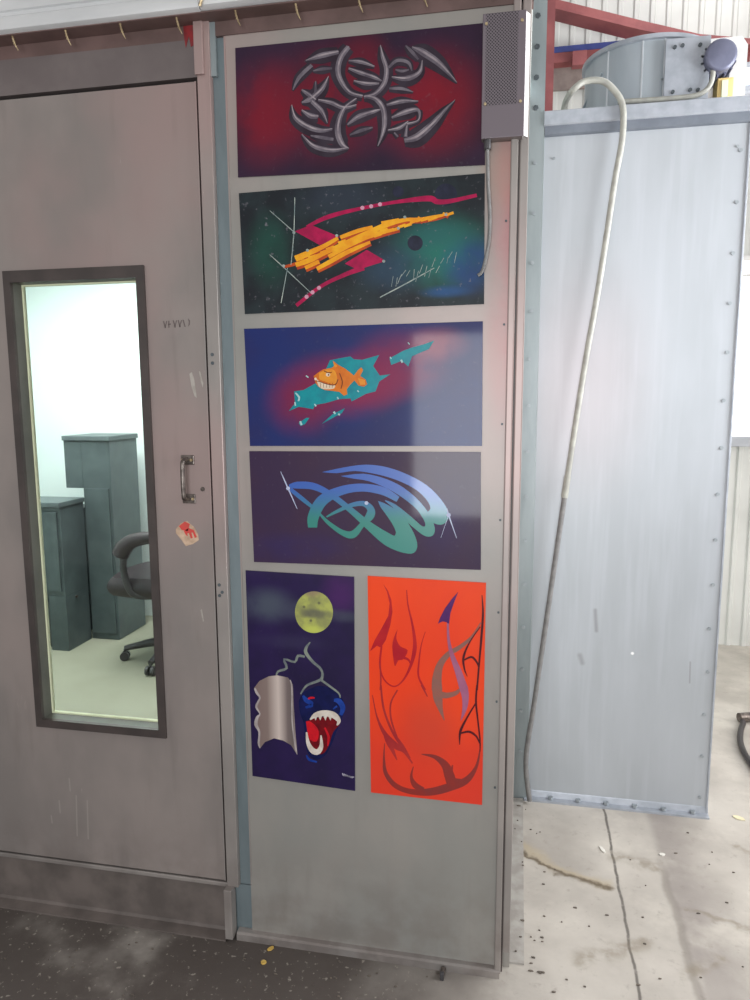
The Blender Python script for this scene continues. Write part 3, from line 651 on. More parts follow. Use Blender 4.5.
# picture 1: silver tribal tangle on red
m = board('red_black_field', (48, 26, 50), (38, 22, 44), [(pw(1, -60, 330), .13, (1, 1, .8), (126, 14, 36), .8), (pw(1, 200, 290), .19, (.8, 1, 1.1), (112, 14, 34), .85), (pw(1, 600, 290), .15, (.85, 1, .9), (128, 14, 34), .9), (pw(1, 330, 120), .09, (1, 1, 1), (112, 14, 34), .5)], 6, .12)
t = art('picture of interlaced silver tribal claws on a red and black field', [(235.2, 48), (483.5, 23), (485, 164.8), (238, 177.2)], m)
SILV = [[(270, 70, 30), (240, 110, 34), (228, 160, 34), (240, 205, 30), (275, 250, 26), (325, 265, 20)], [(395, 65, 8), (405, 110, 24), (420, 160, 30), (410, 215, 30), (375, 255, 26), (330, 268, 20)],
 [(335, 265, 20), (375, 275, 28), (405, 310, 34), (412, 360, 32), (405, 410, 22), (385, 462, 5)], [(300, 275, 16), (255, 310, 22), (232, 360, 34), (228, 410, 38), (245, 455, 34), (270, 472, 10)],
 [(45, 300, 5), (60, 350, 26), (110, 385, 34), (160, 400, 28), (205, 395, 14)], [(85, 415, 6), (130, 460, 26), (200, 478, 28), (265, 470, 12)], [(120, 420, 8), (165, 428, 22), (210, 435, 18)],
 [(100, 125, 6), (160, 105, 34), (230, 90, 26)], [(130, 165, 6), (165, 158, 20), (205, 155, 12)], [(50, 240, 5), (75, 190, 22), (125, 142, 22)],
 [(190, 188, 6), (165, 235, 30), (120, 275, 34), (85, 290, 8)], [(85, 320, 8), (120, 342, 34), (150, 345, 22)], [(186, 372, 5), (165, 325, 28), (125, 285, 26)], [(85, 240, 10), (112, 258, 26), (140, 280, 20)], [(140, 205, 6), (140, 260, 22)],
 [(150, 280, 14), (200, 290, 26), (250, 310, 24), (300, 300, 12)], [(270, 155, 12), (310, 170, 26), (370, 190, 24), (400, 205, 8)], [(270, 125, 8), (320, 130, 24), (372, 148, 8)], [(290, 205, 10), (340, 215, 26), (390, 215, 10)],
 [(265, 378, 10), (310, 345, 30), (370, 325, 22), (395, 318, 6)], [(275, 418, 8), (320, 400, 22), (365, 388, 8)], [(428, 152, 14), (462, 124, 20), (505, 132, 20), (520, 165, 8)], [(455, 160, 8), (480, 166, 18), (508, 160, 8)], [(440, 190, 10), (500, 195, 34), (550, 170, 24), (560, 125, 8)],
 [(520, 72, 12), (560, 90, 44), (620, 130, 40), (665, 175, 22), (697, 212, 3)], [(495, 65, 8), (520, 90, 22), (545, 120, 12)], [(430, 235, 12), (480, 235, 20), (525, 248, 4)], [(420, 300, 18), (480, 285, 26), (545, 285, 4)],
 [(440, 350, 14), (500, 325, 34), (545, 320, 20), (545, 360, 12), (500, 375, 18)], [(490, 440, 26), (540, 425, 44), (600, 375, 36), (650, 320, 20), (690, 280, 3)], [(425, 400, 10), (470, 390, 24), (505, 365, 10)], [(500, 380, 10), (495, 425, 24)], [(450, 408, 10), (465, 425, 12)]]
b1, b2, b3 = bmesh.new(), bmesh.new(), bmesh.new()
for i, s_ in enumerate(SILV):
    if max(p_[2] for p_ in s_) > 23: stroke(b3, 1, [(x_+2, y_-5, w_) for x_, y_, w_ in s_], 5+.05*i, .2)
    stroke(b1, 1, s_, 1+.05*i, 1.75)
    stroke(b2, 1, [(x_+1, y_-3, w_) for x_, y_, w_ in s_], 3+.05*i, .62)
tm = obj('tribal_design', b1, ink('tribal_grey', (58, 50, 60), (46, 36, 46), scale=18), t)
hl_ = obj('highlights', b2, ink('tribal_silver', (118, 110, 118), (80, 72, 82), scale=26), tm)
obj('glints', b3, ink('tribal_glint', (166, 154, 158), (120, 110, 118), scale=30), tm)

# picture 2: yellow streak between magenta brackets
m = board('night_teal_field', (26, 30, 36), (34, 44, 48), [(pw(2, 590, 250), .12, (.8, 1, 1), (28, 112, 96), .9), (pw(2, 680, 290), .09, (1, 1, 1), (34, 64, 120), .9), (pw(2, 430, 300), .11, (.8, 1, 1.4), (44, 70, 92), .7), (pw(2, 0, 240), .10, (1.2, 1, .8), (26, 76, 64), .7), (pw(2, 600, 380), .05, (.6, 1, 2.5), (36, 78, 130), .8), (pw(2, 240, 60), .1, (.6, 1, 1.4), (48, 56, 70), .6), (pw(2, 560, 190), .09, (.6, 1, 1.8), (36, 92, 92), .7)], 14, .7)
t = art('picture of a jagged yellow streak through magenta brackets on dark teal', [(238.8, 193.2), (484.8, 173.2), (484, 304), (244.8, 314)], m)
b = bmesh.new()
shape(b, 2, [(85, 175), (140, 153), (240, 195), (170, 222)], 1); shape(b, 2, [(255, 285), (330, 238), (395, 276), (300, 306)], 1.2)
stroke(b, 2, [(125, 160, 10), (200, 125, 15), (310, 97, 12), (430, 75, 12), (540, 63, 20), (570, 74, 18), (615, 72, 15), (705, 52, 12)], 1.4)
stroke(b, 2, [(320, 298, 20), (250, 325, 14), (170, 365, 12), (90, 428, 12)], 1.4)
br = obj('bracket', b, ink('magenta', (178, 26, 78), (150, 24, 68)), t)
b = bmesh.new()
for x_, y_ in ((315, 95), (345, 90), (375, 83), (125, 398), (145, 383), (167, 368)): disc(b, 2, x_, y_, 7, 7, 2.4, 12)
split('dot', b, ink('pale_pink', (206, 150, 170)), br)
YS = [[(85, 265, 18), (130, 250, 26), (180, 228, 22), (232, 198, 16)], [(88, 290, 22), (140, 272, 26), (180, 252, 22), (260, 215, 24), (340, 178, 26), (400, 152, 24), (462, 136, 18), (512, 134, 16), (560, 126, 16), (600, 117, 8)],
      [(120, 300, 18), (168, 278, 20)], [(160, 303, 18), (210, 276, 22), (260, 248, 22), (342, 212, 14)], [(200, 262, 20), (300, 208, 22), (372, 182, 20), (440, 166, 14)], [(240, 196, 18), (300, 174, 20), (350, 160, 14)], [(380, 148, 18), (440, 136, 16)], [(505, 126, 8), (520, 140, 14)], [(590, 112, 8), (606, 122, 10)]]
b1, b2 = bmesh.new(), bmesh.new()
for i, s_ in enumerate(YS):
    # squared, stepped ends
    stroke(b1, 2, [(x_+2, y_+5, w_+1) for x_, y_, w_ in s_], 3+.1*i, sub=3); stroke(b2, 2, [(x_, y_, w_*.7) for x_, y_, w_ in s_], 5+.1*i, sub=3)
for i in range(26):
    u = i/25; x_ = 90+510*u; y_ = 285-165*u**.8 + random.uniform(-14, 14)*(1-u*.7); stroke(b2, 2, [(x_, y_, 9), (x_+26, y_-9, 9)], 6+.05*i, sub=1)
stroke(b1, 2, [(45, 297, 8), (66, 292, 10), (95, 284, 12)], 2.9)
yo = obj('streak', b2, ink('flame_yellow', (236, 172, 40), (226, 140, 34), scale=30), t)
obj('orange_edge', b1, ink('flame_orange', (196, 84, 34), (160, 60, 40), scale=30), yo)
b = bmesh.new()
for p_ in ([(0, 105, 2), (85, 180, 3)], [(0, 255, 2), (60, 310, 3), (140, 385, 2)], [(85, 60, 2), (82, 180, 2.5), (72, 290, 2)], [(60, 300, 2), (38, 420, 2)]): stroke(b, 2, p_, 7, sub=2)
for x_, y_ in ((47, 293), (82, 180), (128, 240), (228, 190), (460, 127), (600, 118), (438, 165), (388, 277)): disc(b, 2, x_, y_, 5, 5, 8, 10)
for i in range(16):
    x_, y_ = 420+16*i*.9, 330-5*i+random.uniform(-18, 18); stroke(b, 2, [(x_, y_, 1.5), (x_-random.uniform(2, 16), y_+random.uniform(18, 40), 1.5)], 1, sub=1)
stroke(b, 2, [(375, 400, 3), (470, 350, 4), (560, 300, 2)], 1, sub=2)
split('sparkle', b, ink('pale_sparkle', (176, 182, 172), (120, 136, 136)), t)
b = bmesh.new(); disc(b, 2, 495, 215, 26, 26, 1.2); disc(b, 2, 437, 40, 19, 19, 1.2); disc(b, 2, 600, 50, 38, 38, .8)
split('bubble', b, ink('bubble_dark', (46, 48, 66), (36, 38, 52)), t)

# picture 3: toothy orange fish on a teal splash
m = board('blue_crimson_field', (24, 40, 100), (34, 36, 88), [(pw(3, 300, 230), .10, (.5, 1, .95), (136, 22, 66), 1.), (pw(3, 420, 200), .09, (.6, 1, .95), (130, 24, 70), 1.), (pw(3, 130, 300), .10, (.8, 1, .9), (120, 24, 64), .9), (pw(3, 540, 140), .11, (.7, 1, 1.0), (124, 30, 74), .9), (pw(3, 690, 60), .08, (.8, 1, 1.4), (140, 66, 84), .8)], 4, .1)
t = art('picture of a grinning orange cartoon fish on a teal paint splash', [(244, 328.8), (482.8, 321.2), (482, 446), (250, 446)], m)
b = bmesh.new()
shape(b, 3, [(78, 338), (104, 305), (100, 256), (140, 250), (190, 222), (230, 170), (250, 126), (300, 116), (335, 110), (350, 122), (385, 124), (455, 104), (430, 150), (458, 190), (502, 184), (455, 215), (440, 256), (400, 266), (340, 298), (335, 285), (290, 288), (230, 305), (188, 312), (180, 330), (120, 320)], 1)
shape(b, 3, [(498, 118), (556, 86), (588, 74), (640, 60), (684, 44), (662, 80), (622, 96), (592, 110), (576, 152), (550, 128), (505, 146)], 1.1)
shape(b, 3, [(120, 388), (150, 366), (164, 366), (146, 392), (128, 400)], 1); shape(b, 3, [(215, 392), (262, 350), (312, 326), (300, 346), (262, 366)], 1)
sp_ = obj('splash', b, ink('teal_splash', (20, 142, 150), (24, 124, 138)), t)
b = bmesh.new()
for p_ in ([(106, 262, 6), (122, 280, 8), (118, 296, 6)], [(104, 300, 6), (106, 316, 6)], [(186, 308, 5), (192, 318, 7)], [(126, 380, 8), (132, 396, 8)], [(266, 340, 8), (272, 350, 6)], [(284, 350, 8), (292, 354, 6)], [(280, 280, 5), (286, 288, 5)], [(546, 124, 8), (552, 136, 8)], [(500, 112, 4), (506, 120, 4)], [(150, 190, 5), (160, 198, 5)], [(575, 52, 4), (582, 60, 4)], [(364, 252, 5), (370, 258, 5)]): stroke(b, 3, p_, 2.5, sub=2)
split('droplet', b, ink('pale_droplet', (170, 206, 206)), sp_)
b = bmesh.new(); shape(b, 3, [(182, 192), (200, 178), (222, 164), (256, 158), (268, 150), (262, 128), (285, 146), (312, 160), (338, 180), (350, 190), (366, 168), (380, 156), (388, 166), (376, 192), (398, 206), (405, 226), (392, 236), (370, 232), (352, 210), (334, 228), (320, 246), (322, 268), (308, 274), (290, 258), (262, 254), (228, 250), (202, 236), (190, 220)], 3)
fo = obj('fish', b, ink('fish_orange', (216, 120, 34), (196, 98, 30), scale=26), t)
b = bmesh.new(); shape(b, 3, [(205, 180), (240, 164), (268, 168), (280, 200), (270, 226), (230, 214), (206, 204)], 3.6, 3); shape(b, 3, [(263, 132), (282, 150), (270, 158)], 3.6); shape(b, 3, [(366, 200), (396, 208), (398, 228), (376, 228)], 3.6); split('face_patch', b, ink('fish_yellow', (226, 150, 44), (216, 132, 40)), fo)
b = bmesh.new(); shape(b, 3, [(193, 202), (206, 214), (236, 226), (270, 228), (266, 244), (228, 247), (204, 236)], 4.2, 2); disc(b, 3, 242, 186, 9, 8, 4.4, 14); disc(b, 3, 190, 204, 5, 6, 4.4, 10); obj('teeth', b, ink('fish_white', (226, 206, 182), (214, 190, 160)), fo)
b = bmesh.new(); disc(b, 3, 245, 187, 3, 4, 5.2, 10)
stroke(b, 3, [(225, 170, 3), (243, 178, 4), (258, 176, 3)], 5, sub=3); stroke(b, 3, [(190, 212, 3), (210, 216, 3), (240, 226, 3), (272, 228, 4), (284, 205, 3)], 5, sub=3)
for x_ in (212, 224, 237, 250, 261): stroke(b, 3, [(x_, 220, 1.5), (x_-1, 240, 1.5)], 5, sub=1)
stroke(b, 3, [(290, 180, 3), (302, 215, 4), (296, 245, 3)], 5, sub=3); obj('outline', b, ink('fish_brown', (110, 52, 24)), fo)

# picture 4: looping blue to green ribbons
m = board('plum_field', (54, 36, 66), (60, 38, 62), [(pw(4, 100, 350), .12, (.6, 1, 2), (44, 34, 92), .5), (pw(4, 650, 250), .10, (1, 1, .8), (48, 34, 84), .5)], 5, .12)
t = art('picture of looping blue and green ribbons on plum purple', [(249.2, 451.2), (480.8, 452), (480.8, 570), (254, 562)], m)
n = NT('ribbon_blue_green'); x, y, z = n.sep()
za, zb = pw(4, 300, 110)[2], pw(4, 300, 260)[2]
c = n.mix(n.step(n.math('ADD', z, n.math('MULTIPLY', n.noise(8), .02)), zb+.01, za+.01), lin((16, 124, 112)), lin((32, 84, 172)))
rib_m = n.fin(c, .3, 0, None, coat=.6)
b = bmesh.new()
shape(b, 4, [(195, 64), (280, 46), (360, 36), (440, 46), (520, 75), (590, 115), (640, 165), (670, 215), (666, 245), (640, 262), (606, 250), (585, 222), (602, 200), (585, 165), (540, 125), (470, 92), (400, 72), (320, 60), (250, 68)], 1.0, 3)
shape(b, 4, [(265, 79), (350, 70), (430, 88), (500, 122), (562, 175), (602, 230), (618, 275), (610, 302), (582, 304), (545, 278), (500, 238), (460, 196), (430, 170), (470, 185), (530, 232), (572, 268), (582, 255), (552, 206), (500, 162), (440, 126), (370, 98), (310, 88)], 1.2, 3)
stroke(b, 4, [(72, 118, 14), (105, 113, 26), (165, 118, 26), (230, 150, 22), (300, 204, 22), (370, 264, 30), (440, 316, 46), (500, 343, 46), (530, 350, 36)], 1.4)
shape(b, 4, [(405, 172), (440, 186), (490, 220), (530, 275), (552, 330), (545, 362), (520, 370), (470, 356), (430, 330), (470, 300), (465, 270), (440, 230), (415, 195)], 1.5, 3)
stroke(b, 4, [(76, 128, 14), (118, 162, 16), (165, 200, 12)], 1.6)
stroke(b, 4, [(160, 272, 34), (163, 230, 42), (195, 172, 42), (260, 136, 34), (340, 122, 30), (420, 134, 30), (480, 166, 22)], 1.7)
stroke(b, 4, [(188, 222, 8), (220, 255, 14), (270, 290, 20), (310, 298, 28), (345, 262, 20), (376, 226, 32), (376, 200, 26), (350, 182, 20), (305, 188, 16), (250, 212, 12), (212, 232, 6)], 1.8)
obj('ribbon', b, rib_m, t)
b = bmesh.new()
for p_ in ([(40, 62, 1.5), (68, 125, 5), (102, 202, 1.5)], [(664, 200, 1.5), (670, 225, 5), (700, 312, 1.5)], [(641, 310, 1), (668, 230, 2)]): stroke(b, 4, p_, 3, sub=3)
for x_, y_, r_ in ((68, 125, 7), (670, 225, 8), (362, 180, 7)): disc(b, 4, x_, y_, r_, r_, 3.4, 12)
split('sparkle', b, ink('star_white', (196, 204, 226), (170, 176, 206)), t)

# picture 5: moon, lightning, torn scroll, fanged head
m = board('violet_night', (40, 27, 70), (33, 24, 58), [(pw(5, 620, 150), .07, (1, 1, .8), (72, 32, 92), .8), (pw(5, 150, 230), .075, (.7, 1, 1.1), (76, 84, 96), .8), (pw(5, 330, 260), .05, (.6, 1, 1.3), (66, 68, 88), .7), (pw(5, 620, 300), .05, (.6, 1, 2), (70, 76, 88), .6), (pw(5, 300, 470), .06, (.4, 1, 2), (52, 46, 78), .6), (pw(6, 460, 380), .07, (1, 1, .7), (20, 26, 78), .9)], 7, .05)
t = art('upright purple picture of a full moon, torn metal scroll and fanged blue monster', [(245.5, 570.5), (354, 577), (355, 791), (252.5, 776)], m)
n = NT('moon_yellow'); cm = pw(5, 450, 275)
c = n.mix(n.step(n.noise(30, detail=5), .35, .65), lin((172, 176, 84)), lin((136, 138, 80)))
c = n.mix(n.math('MULTIPLY', n.spot(pw(5, 450, 285), .030, (.5, 1, 1.6), .3), .8), c, lin((84, 82, 72)))
c = n.mix(n.math('MULTIPLY', n.spot(pw(5, 440, 390), .02, (.5, 1, 1), .2), .8), c, lin((192, 200, 84)))
c = n.mix(n.math('MULTIPLY', n.spot(pw(5, 440, 145), .02, (.5, 1, 1), .2), .7), c, lin((132, 104, 92)))
for x_, y_ in ((385, 240), (483, 215), (430, 330)): c = n.mix(n.math('MULTIPLY', n.spot(pw(5, x_, y_), .006, (1, 1, 1), .2), .8), c, lin((70, 68, 56)))
b = bmesh.new(); disc(b, 5, 450, 275, 124, 136, 1, 40); obj('moon', b, n.fin(c, .35, coat=.5), t)
b = bmesh.new()
stroke(b, 5, [(425, 470, 8), (400, 505, 18), (398, 540, 22), (440, 596, 18), (490, 640, 16), (506, 680, 14), (502, 720, 12)], 1.2)
stroke(b, 5, [(390, 566, 14), (345, 560, 18), (325, 600, 14), (255, 582, 14), (272, 640, 16), (215, 662, 14), (203, 700, 8)], 1.3, sub=3)
stroke(b, 6, [(505, 84, 13), (492, 128, 18), (405, 165, 14), (362, 222, 10)], 1.4); stroke(b, 6, [(496, 130, 15), (560, 176, 13), (610, 215, 11), (622, 246, 7)], 1.5)
obj('lightning', b, ink('lightning_grey', (132, 138, 128), (98, 104, 108)), t)
n = NT('scroll_silver'); x, y, z = n.sep()
xa, xb = pw(6, 70, 350)[0], pw(6, 330, 350)[0]; f = n.math('DIVIDE', n.math('SUBTRACT', x, xa), xb-xa)
rp = n.n.new('ShaderNodeValToRGB'); n.l.new(f, rp.inputs[0]); e = rp.color_ramp.elements
e[0].color = (*lin((120, 100, 96)), 1); e[1].position = 1; e[1].color = (*lin((150, 136, 132)), 1)
for p_, c_ in ((.3, (128, 110, 104)), (.58, (196, 180, 172)), (.8, (112, 98, 96)), (.92, (100, 88, 86))): k_ = e.new(p_); k_.color = (*lin(c_), 1)
b = bmesh.new(); shape(b, 6, [(60, 182), (95, 136), (155, 106), (210, 100), (280, 114), (312, 160), (318, 300), (328, 460), (342, 618), (300, 555), (250, 525), (190, 510), (130, 535), (98, 576), (84, 540), (92, 472), (62, 420), (74, 372), (96, 350), (68, 308), (84, 266), (96, 240), (68, 214)], 2)
so = obj('torn_scroll', b, n.fin(rp.outputs[0], .35, coat=.4), t)
b = bmesh.new(); stroke(b, 6, [(64, 184, 10), (78, 214, 16), (98, 244, 10), (88, 268, 12), (74, 306, 14), (98, 350, 8), (80, 374, 18), (72, 420, 22), (94, 470, 12), (90, 540, 14), (98, 574, 6)], 3, sub=3)
stroke(b, 6, [(295, 130, 6), (306, 190, 9), (308, 400, 8), (330, 570, 9), (340, 614, 4)], 3); obj('torn_edge', b, ink('scroll_edge', (176, 166, 164), (150, 140, 140)), so)
b = bmesh.new(); shape(b, 6, [(350, 270), (375, 215), (420, 190), (480, 168), (550, 182), (610, 220), (648, 280), (652, 330), (622, 400), (600, 460), (560, 560), (520, 625), (460, 650), (410, 610), (392, 520), (385, 420), (360, 350)], 1, 3)
hd_ = obj('monster_head', b, ink('monster_navy', (24, 28, 78), (18, 22, 60), scale=30), t)
b = bmesh.new()
stroke(b, 6, [(378, 232, 14), (400, 262, 30), (440, 290, 26), (395, 310, 14)], 1.8); stroke(b, 6, [(580, 262, 18), (612, 268, 34), (638, 310, 34), (625, 360, 20)], 1.8); stroke(b, 6, [(575, 320, 8), (600, 300, 14)], 1.8); stroke(b, 6, [(400, 620, 8), (420, 650, 16), (470, 665, 10)], 1.6)
split('blue_scale', b, ink('monster_blue', (34, 66, 150), (24, 50, 124), scale=40), hd_)
b = bmesh.new(); shape(b, 6, [(400, 402), (440, 382), (500, 372), (560, 372), (622, 408), (575, 470), (545, 560), (505, 612), (440, 600), (415, 520)], 2.4, 3); obj('mouth', b, ink('mouth_red', (120, 18, 26), (92, 14, 24)), hd_)
b = bmesh.new(); shape(b, 6, [(398, 400), (430, 402), (470, 440), (482, 480), (470, 528), (440, 528), (414, 500)], 3.2, 3); stroke(b, 6, [(412, 252, 10), (430, 246, 14), (454, 246, 8)], 3.2); stroke(b, 6, [(540, 560, 8), (545, 500, 16), (520, 440, 10)], 3.0); split('tongue', b, ink('tongue_red', (204, 26, 38), (176, 24, 36)), hd_)
b = bmesh.new(); stroke(b, 6, [(425, 388, 8), (462, 358, 32), (520, 346, 38), (580, 360, 40), (612, 396, 26), (600, 425, 8)], 4); stroke(b, 6, [(402, 470, 10), (412, 540, 24), (440, 588, 36), (475, 598, 36), (498, 560, 26), (496, 490, 8)], 4)
for x_ in (460, 490, 524, 556): shape(b, 6, [(x_-12, 366), (x_+12, 366), (x_+2, 394)], 4.2)
obj('fangs', b, ink('fang_white', (214, 204, 194), (190, 176, 164)), hd_)
b = bmesh.new()
for k in range(7): stroke(b, 6, [(636+10*k, 738+4*k, 8), (640+10*k, 752+3*k, 6)], 2, sub=1)
stroke(b, 6, [(640, 752, 6), (712, 764, 6)], 2, sub=1); obj('signature', b, ink('signature_white', (176, 170, 186)), t)

# picture 6: flames on orange
n = NT('orange_field'); x, y, z = n.sep()
c = n.mix(n.step(n.noise(5, (1, 1, .6)), .3, .7), lin((238, 72, 28)), lin((230, 64, 30)))
c = n.mix(n.math('MULTIPLY', n.step(n.math('ADD', z, n.math('MULTIPLY', n.noise(5), .2)), pw(7, 0, 600)[2]+.1, pw(8, 0, 400)[2]), .7), c, lin((206, 54, 44)))
c = n.mix(n.math('MULTIPLY', n.spot(pw(8, 380, 250), .09, (.8, 1, .6), .1), .55), c, lin((190, 66, 50)))
t = art('upright orange picture with swirling dark red, grey and violet flames', [(367.5, 576), (486, 583), (482, 805), (371, 792.5)], n.fin(c, GLOSS['rough'], 0, None, coat=.15, spec=.15))
b = bmesh.new()
shape(b, 7, [(110, 55), (138, 95), (158, 150), (165, 220), (152, 300), (125, 390), (96, 436), (72, 424), (30, 458), (58, 392), (104, 312), (140, 245), (148, 170), (132, 100)], 1)
stroke(b, 7, [(100, 425, 10), (90, 520, 12), (98, 590, 9), (130, 645, 8), (180, 668, 8), (230, 630, 10), (272, 550, 16), (296, 460, 24), (298, 390, 20), (283, 290, 12), (258, 180, 8), (250, 90, 5)], 1.2)
shape(b, 7, [(196, 325), (188, 380), (212, 428), (256, 452), (230, 505), (200, 512), (178, 545), (164, 430), (176, 370)], 1.3, 3)
stroke(b, 7, [(230, 495, 16), (262, 510, 12), (278, 545, 8)], 1.4)
stroke(b, 7, [(362, 340, 3), (338, 420, 6), (324, 520, 9), (322, 610, 11), (362, 690, 10)], 1.5)
obj('red_flame', b, ink('flame_crimson', (168, 26, 40), (186, 38, 40), scale=14), t)
b = bmesh.new()
stroke(b, 7, [(88, 520, 6), (95, 620, 9), (92, 690, 9)], 1.6); stroke(b, 8, [(95, 0, 10), (112, 140, 12), (160, 270, 14), (225, 370, 22), (270, 440, 10)], 1.7); stroke(b, 8, [(45, 60, 4), (72, 190, 9), (118, 290, 24), (185, 365, 36), (235, 400, 16), (285, 470, 8)], 1.8)
stroke(b, 8, [(100, 250, 6), (138, 330, 34), (165, 390, 22), (192, 450, 5)], 1.9); stroke(b, 8, [(195, 30, 8), (155, 110, 9), (158, 210, 10), (195, 320, 8)], 2.0); stroke(b, 8, [(340, 0, 12), (375, 70, 6)], 2.0)
split('maroon_flame', b, ink('flame_maroon', (150, 40, 46), (168, 50, 48), scale=14), t)
b = bmesh.new()
stroke(b, 8, [(118, 350, 4), (114, 440, 12), (125, 530, 24), (185, 605, 30), (280, 640, 32), (400, 640, 46), (520, 608, 50), (610, 570, 40), (668, 490, 18), (690, 390, 7)], 1.0); stroke(b, 8, [(340, 415, 5), (420, 432, 24), (480, 480, 46), (505, 540, 60), (520, 590, 60)], 1.1); stroke(b, 8, [(290, 490, 5), (278, 550, 16), (300, 600, 34), (350, 630, 30)], 1.2); stroke(b, 8, [(525, 480, 8), (520, 560, 24), (570, 580, 34)], 1.2)
obj('umber_flame', b, ink('flame_umber', (142, 50, 44), (126, 54, 52), scale=14), t)
b = bmesh.new()
stroke(b, 7, [(695, 285, 5), (640, 372, 16), (570, 432, 26), (500, 475, 32), (450, 540, 42), (432, 620, 56), (432, 690, 64)], 2.2); stroke(b, 8, [(432, 20, 60), (438, 80, 54), (455, 150, 26), (476, 212, 4)], 2.3); stroke(b, 8, [(440, 55, 44), (490, 62, 34), (545, 48, 26), (575, 20, 12)], 2.4)
obj('grey_flame', b, ink('flame_grey', (134, 96, 88), (150, 92, 80), scale=20), t)
b = bmesh.new(); shape(b, 7, [(560, 100), (536, 160), (512, 230), (504, 300), (488, 282), (465, 278), (438, 292), (452, 254), (480, 200), (520, 145)], 3.0)
vf = obj('violet_flame', b, ink('flame_violet', (88, 40, 104), (76, 34, 92)), t)
b = bmesh.new(); stroke(b, 7, [(497, 290, 12), (502, 390, 16), (522, 480, 26), (560, 580, 40), (595, 690, 52)], 3.1); stroke(b, 8, [(590, 10, 52), (602, 70, 42), (598, 140, 28), (576, 212, 4)], 3.2); obj('mauve_tail', b, ink('flame_mauve', (150, 86, 116), (164, 100, 130), scale=20), vf)
b = bmesh.new()
stroke(b, 7, [(702, 120, 4), (708, 230, 12), (698, 380, 14), (686, 520, 11), (672, 690, 11)], 2.6); stroke(b, 7, [(692, 310, 6), (630, 400, 8), (592, 490, 14), (596, 560, 10), (614, 608, 3)], 2.7); stroke(b, 7, [(595, 510, 9), (640, 492, 12), (672, 525, 11), (684, 560, 7)], 2.8)
stroke(b, 8, [(672, 0, 10), (666, 100, 12), (676, 200, 10), (690, 330, 9), (690, 400, 6)], 2.9); stroke(b, 8, [(664, 110, 8), (610, 200, 11), (572, 280, 15), (568, 358, 4)], 3.0); stroke(b, 8, [(572, 290, 9), (625, 280, 13), (668, 308, 11), (688, 350, 7)], 3.1)
obj('black_flame', b, ink('flame_black', (84, 26, 32), (70, 26, 34), scale=20), t)

# ------------------------------------------------------------------ bits on the floor
def flake(name, label, cat, px, py, size, mat, group=None, ang=0., asp=.5):
    p_ = atZ(px, py, 0); bm = bmesh.new(); k = 7; pts = []
    for i in range(k):
        r_ = size*random.uniform(.75, 1.1); a_ = 2*PI*i/k; u, v = r_*math.cos(a_), r_*asp*math.sin(a_)
        pts.append(Vector((p_.x+u*math.cos(ang)-v*math.sin(ang), p_.y+u*math.sin(ang)+v*math.cos(ang), .0005)))
    add_poly(bm, pts, Vector((0, 0, .0035)))
    return tag(obj(name, bm, mat), label, cat, group)
G = 'scraps lying on the floor'
flake('tape_scrap', 'larger yellow tape scrap on the floor under the purple monster picture', 'scrap', 271, 949, .012, 'tape', G, .9)
flake('tape_scrap', 'tiny yellow tape scrap touching the booth base, beside the larger scrap', 'scrap', 269, 939.5, .007, 'tape', G, 1.2)
flake('tape_scrap', 'round yellow tape scrap farthest out from the booth base', 'scrap', 263.5, 963, .010, 'tape', G, .2, .8)
flake('paint_chip', 'slim white chip on the floor before the exhaust cabinet', 'scrap', 602.5, 850, .022, 'chip', G, 1.9, .3)
flake('paper_scrap', 'cream paper scrap on the floor right of the exhaust cabinet corner', 'scrap', 738.5, 818.5, .022, 'tape', G, -.5, .6).data.materials[0] = simple('cream_paper', (226, 218, 186), (210, 200, 164), .7)
flake('paint_chip', 'rounded white chip beside the floor crack before the exhaust cabinet', 'scrap', 662, 855, .012, 'chip', G, .3, .8)
b = bmesh.new()
for i in range(95):
    if i < 26: px_, py_ = random.uniform(515, 545), random.uniform(805, 975)
    elif i < 50: px_, py_ = random.uniform(540, 745), random.uniform(830, 995)
    else: px_, py_ = random.uniform(5, 490), random.uniform(935, 998)
    p_ = atZ(px_, py_, 0); s_ = random.uniform(.002, .006)*(.8 if i < 50 else .7); a_ = random.uniform(0, 3)
    if p_.y > -.03 and p_.x < .72: continue
    if p_.y > .88: continue
    pts = [Vector((p_.x+s_*(1+.8*(k % 2))*math.cos(a_+k*PI/2.5), p_.y+s_*.6*math.sin(a_+k*PI/2.5), .0005+(.006 if p_.x < .757 and p_.y > .045 else 0))) for k in range(5)]
    add_poly(b, pts, Vector((0, 0, .003)))
tag(obj('floor_debris', b, 'speck'), 'scattered dark specks and crumbs over the concrete floor', 'debris', None, 'stuff')
# clip at the foot of the panel
p_ = atZ(442, 977, 0)
ck = thing('metal_clip', 'small dark metal clip on the floor at the panel base', 'clip', (p_.x, p_.y, 0))
obj('body', cyl((p_.x, p_.y-.012, .008), (p_.x+.002, p_.y+.018, .010), .0075, 10), 'handle', ck, True)
obj('tab', box(p_.x-.005, p_.x+.006, p_.y-.014, p_.y-.004, 0, .022, bev=.002), 'plastic', ck)
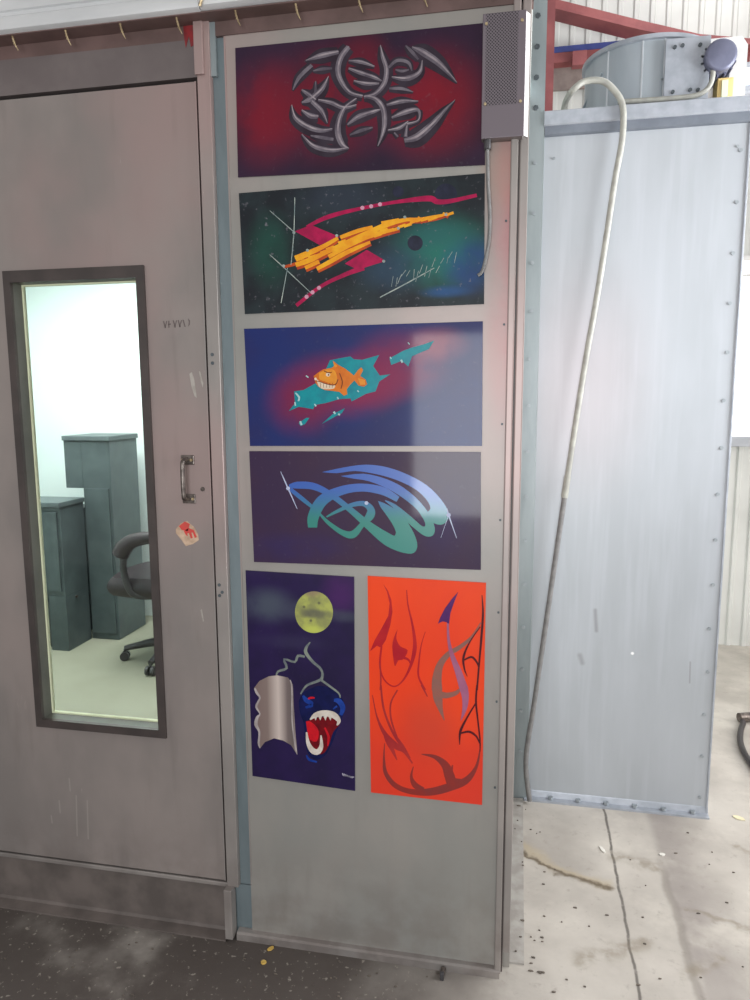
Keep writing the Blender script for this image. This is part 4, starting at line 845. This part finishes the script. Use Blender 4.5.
# hose on the right
hz = .014
hp = [atZ(*q_, hz) for q_ in ((760, 776), (750, 762), (744, 752), (740.5, 742), (740.5, 732), (743, 724), (747, 719))]
hs = thing('air_hose', 'black hose curled on the floor at the right picture edge', 'hose', (hp[3].x, hp[3].y, 0))
obj('tube', tube([(v.x, v.y, hz) for v in hp] + [(hp[-1].x+.2, hp[-1].y+.05, hz), (hp[-1].x+.34, hp[-1].y-.2, hz)], .013, 10, 5), 'hose', hs, True)
obj('coupling', cyl((hp[-1].x-.04, hp[-1].y-.015, .024), (hp[-1].x+.03, hp[-1].y+.01, .024), .023, 12), 'handle', hs, True)

# ------------------------------------------------------------------ light
def area(name, loc, rot, sx, sy_, power, col=(1, 1, 1), spread=180):
    l = bpy.data.lights.new(name, 'AREA'); l.shape = 'RECTANGLE'; l.size = sx; l.size_y = sy_; l.energy = power; l.color = col; l.spread = math.radians(spread)
    o = bpy.data.objects.new(name, l); C.objects.link(o); o.location = loc; o.rotation_euler = rot; return o
area('booth_lamp', (-1.5, 1.6, 2.55), (0, 0, 0), 1.3, 1.3, 58, (.95, 1, .98))
area('right_fill_light', (2.9, .05, 2.1), (0, math.radians(92), 0), 1.1, 1.6, 84, (.94, .97, 1), 150)          # unseen fill added to brighten the cabinet panel from the right
area('side_fill_light', (3.7, 1.2, 1.3), (0, PI/2, 0), 1.5, 1.8, 62, (1, .98, .95))          # second unseen fill, added for the lower back wall and right floor
area('shop_door_light', (.6, -5., 1.3), (PI/2, 0, 0), 1.75, 1.7, 125, (.93, .97, 1))             # open shop door behind the camera
area('overhead_fill_light', (1.9, 2.0, 4.4), (0, 0, 0), 1.2, 1.2, 30, (1, 1, 1))  # unseen overhead fill added for ambient light at the back
w = bpy.data.worlds.new('world'); bpy.context.scene.world = w; w.use_nodes = True
w.node_tree.nodes['Background'].inputs[0].default_value = (1, .97, .95, 1); w.node_tree.nodes['Background'].inputs[1].default_value = .47
s = bpy.context.scene
s.view_settings.view_transform = 'Standard'; s.view_settings.look = 'None'; s.view_settings.exposure = 0; s.view_settings.gamma = 1; s.view_settings.use_curve_mapping = False
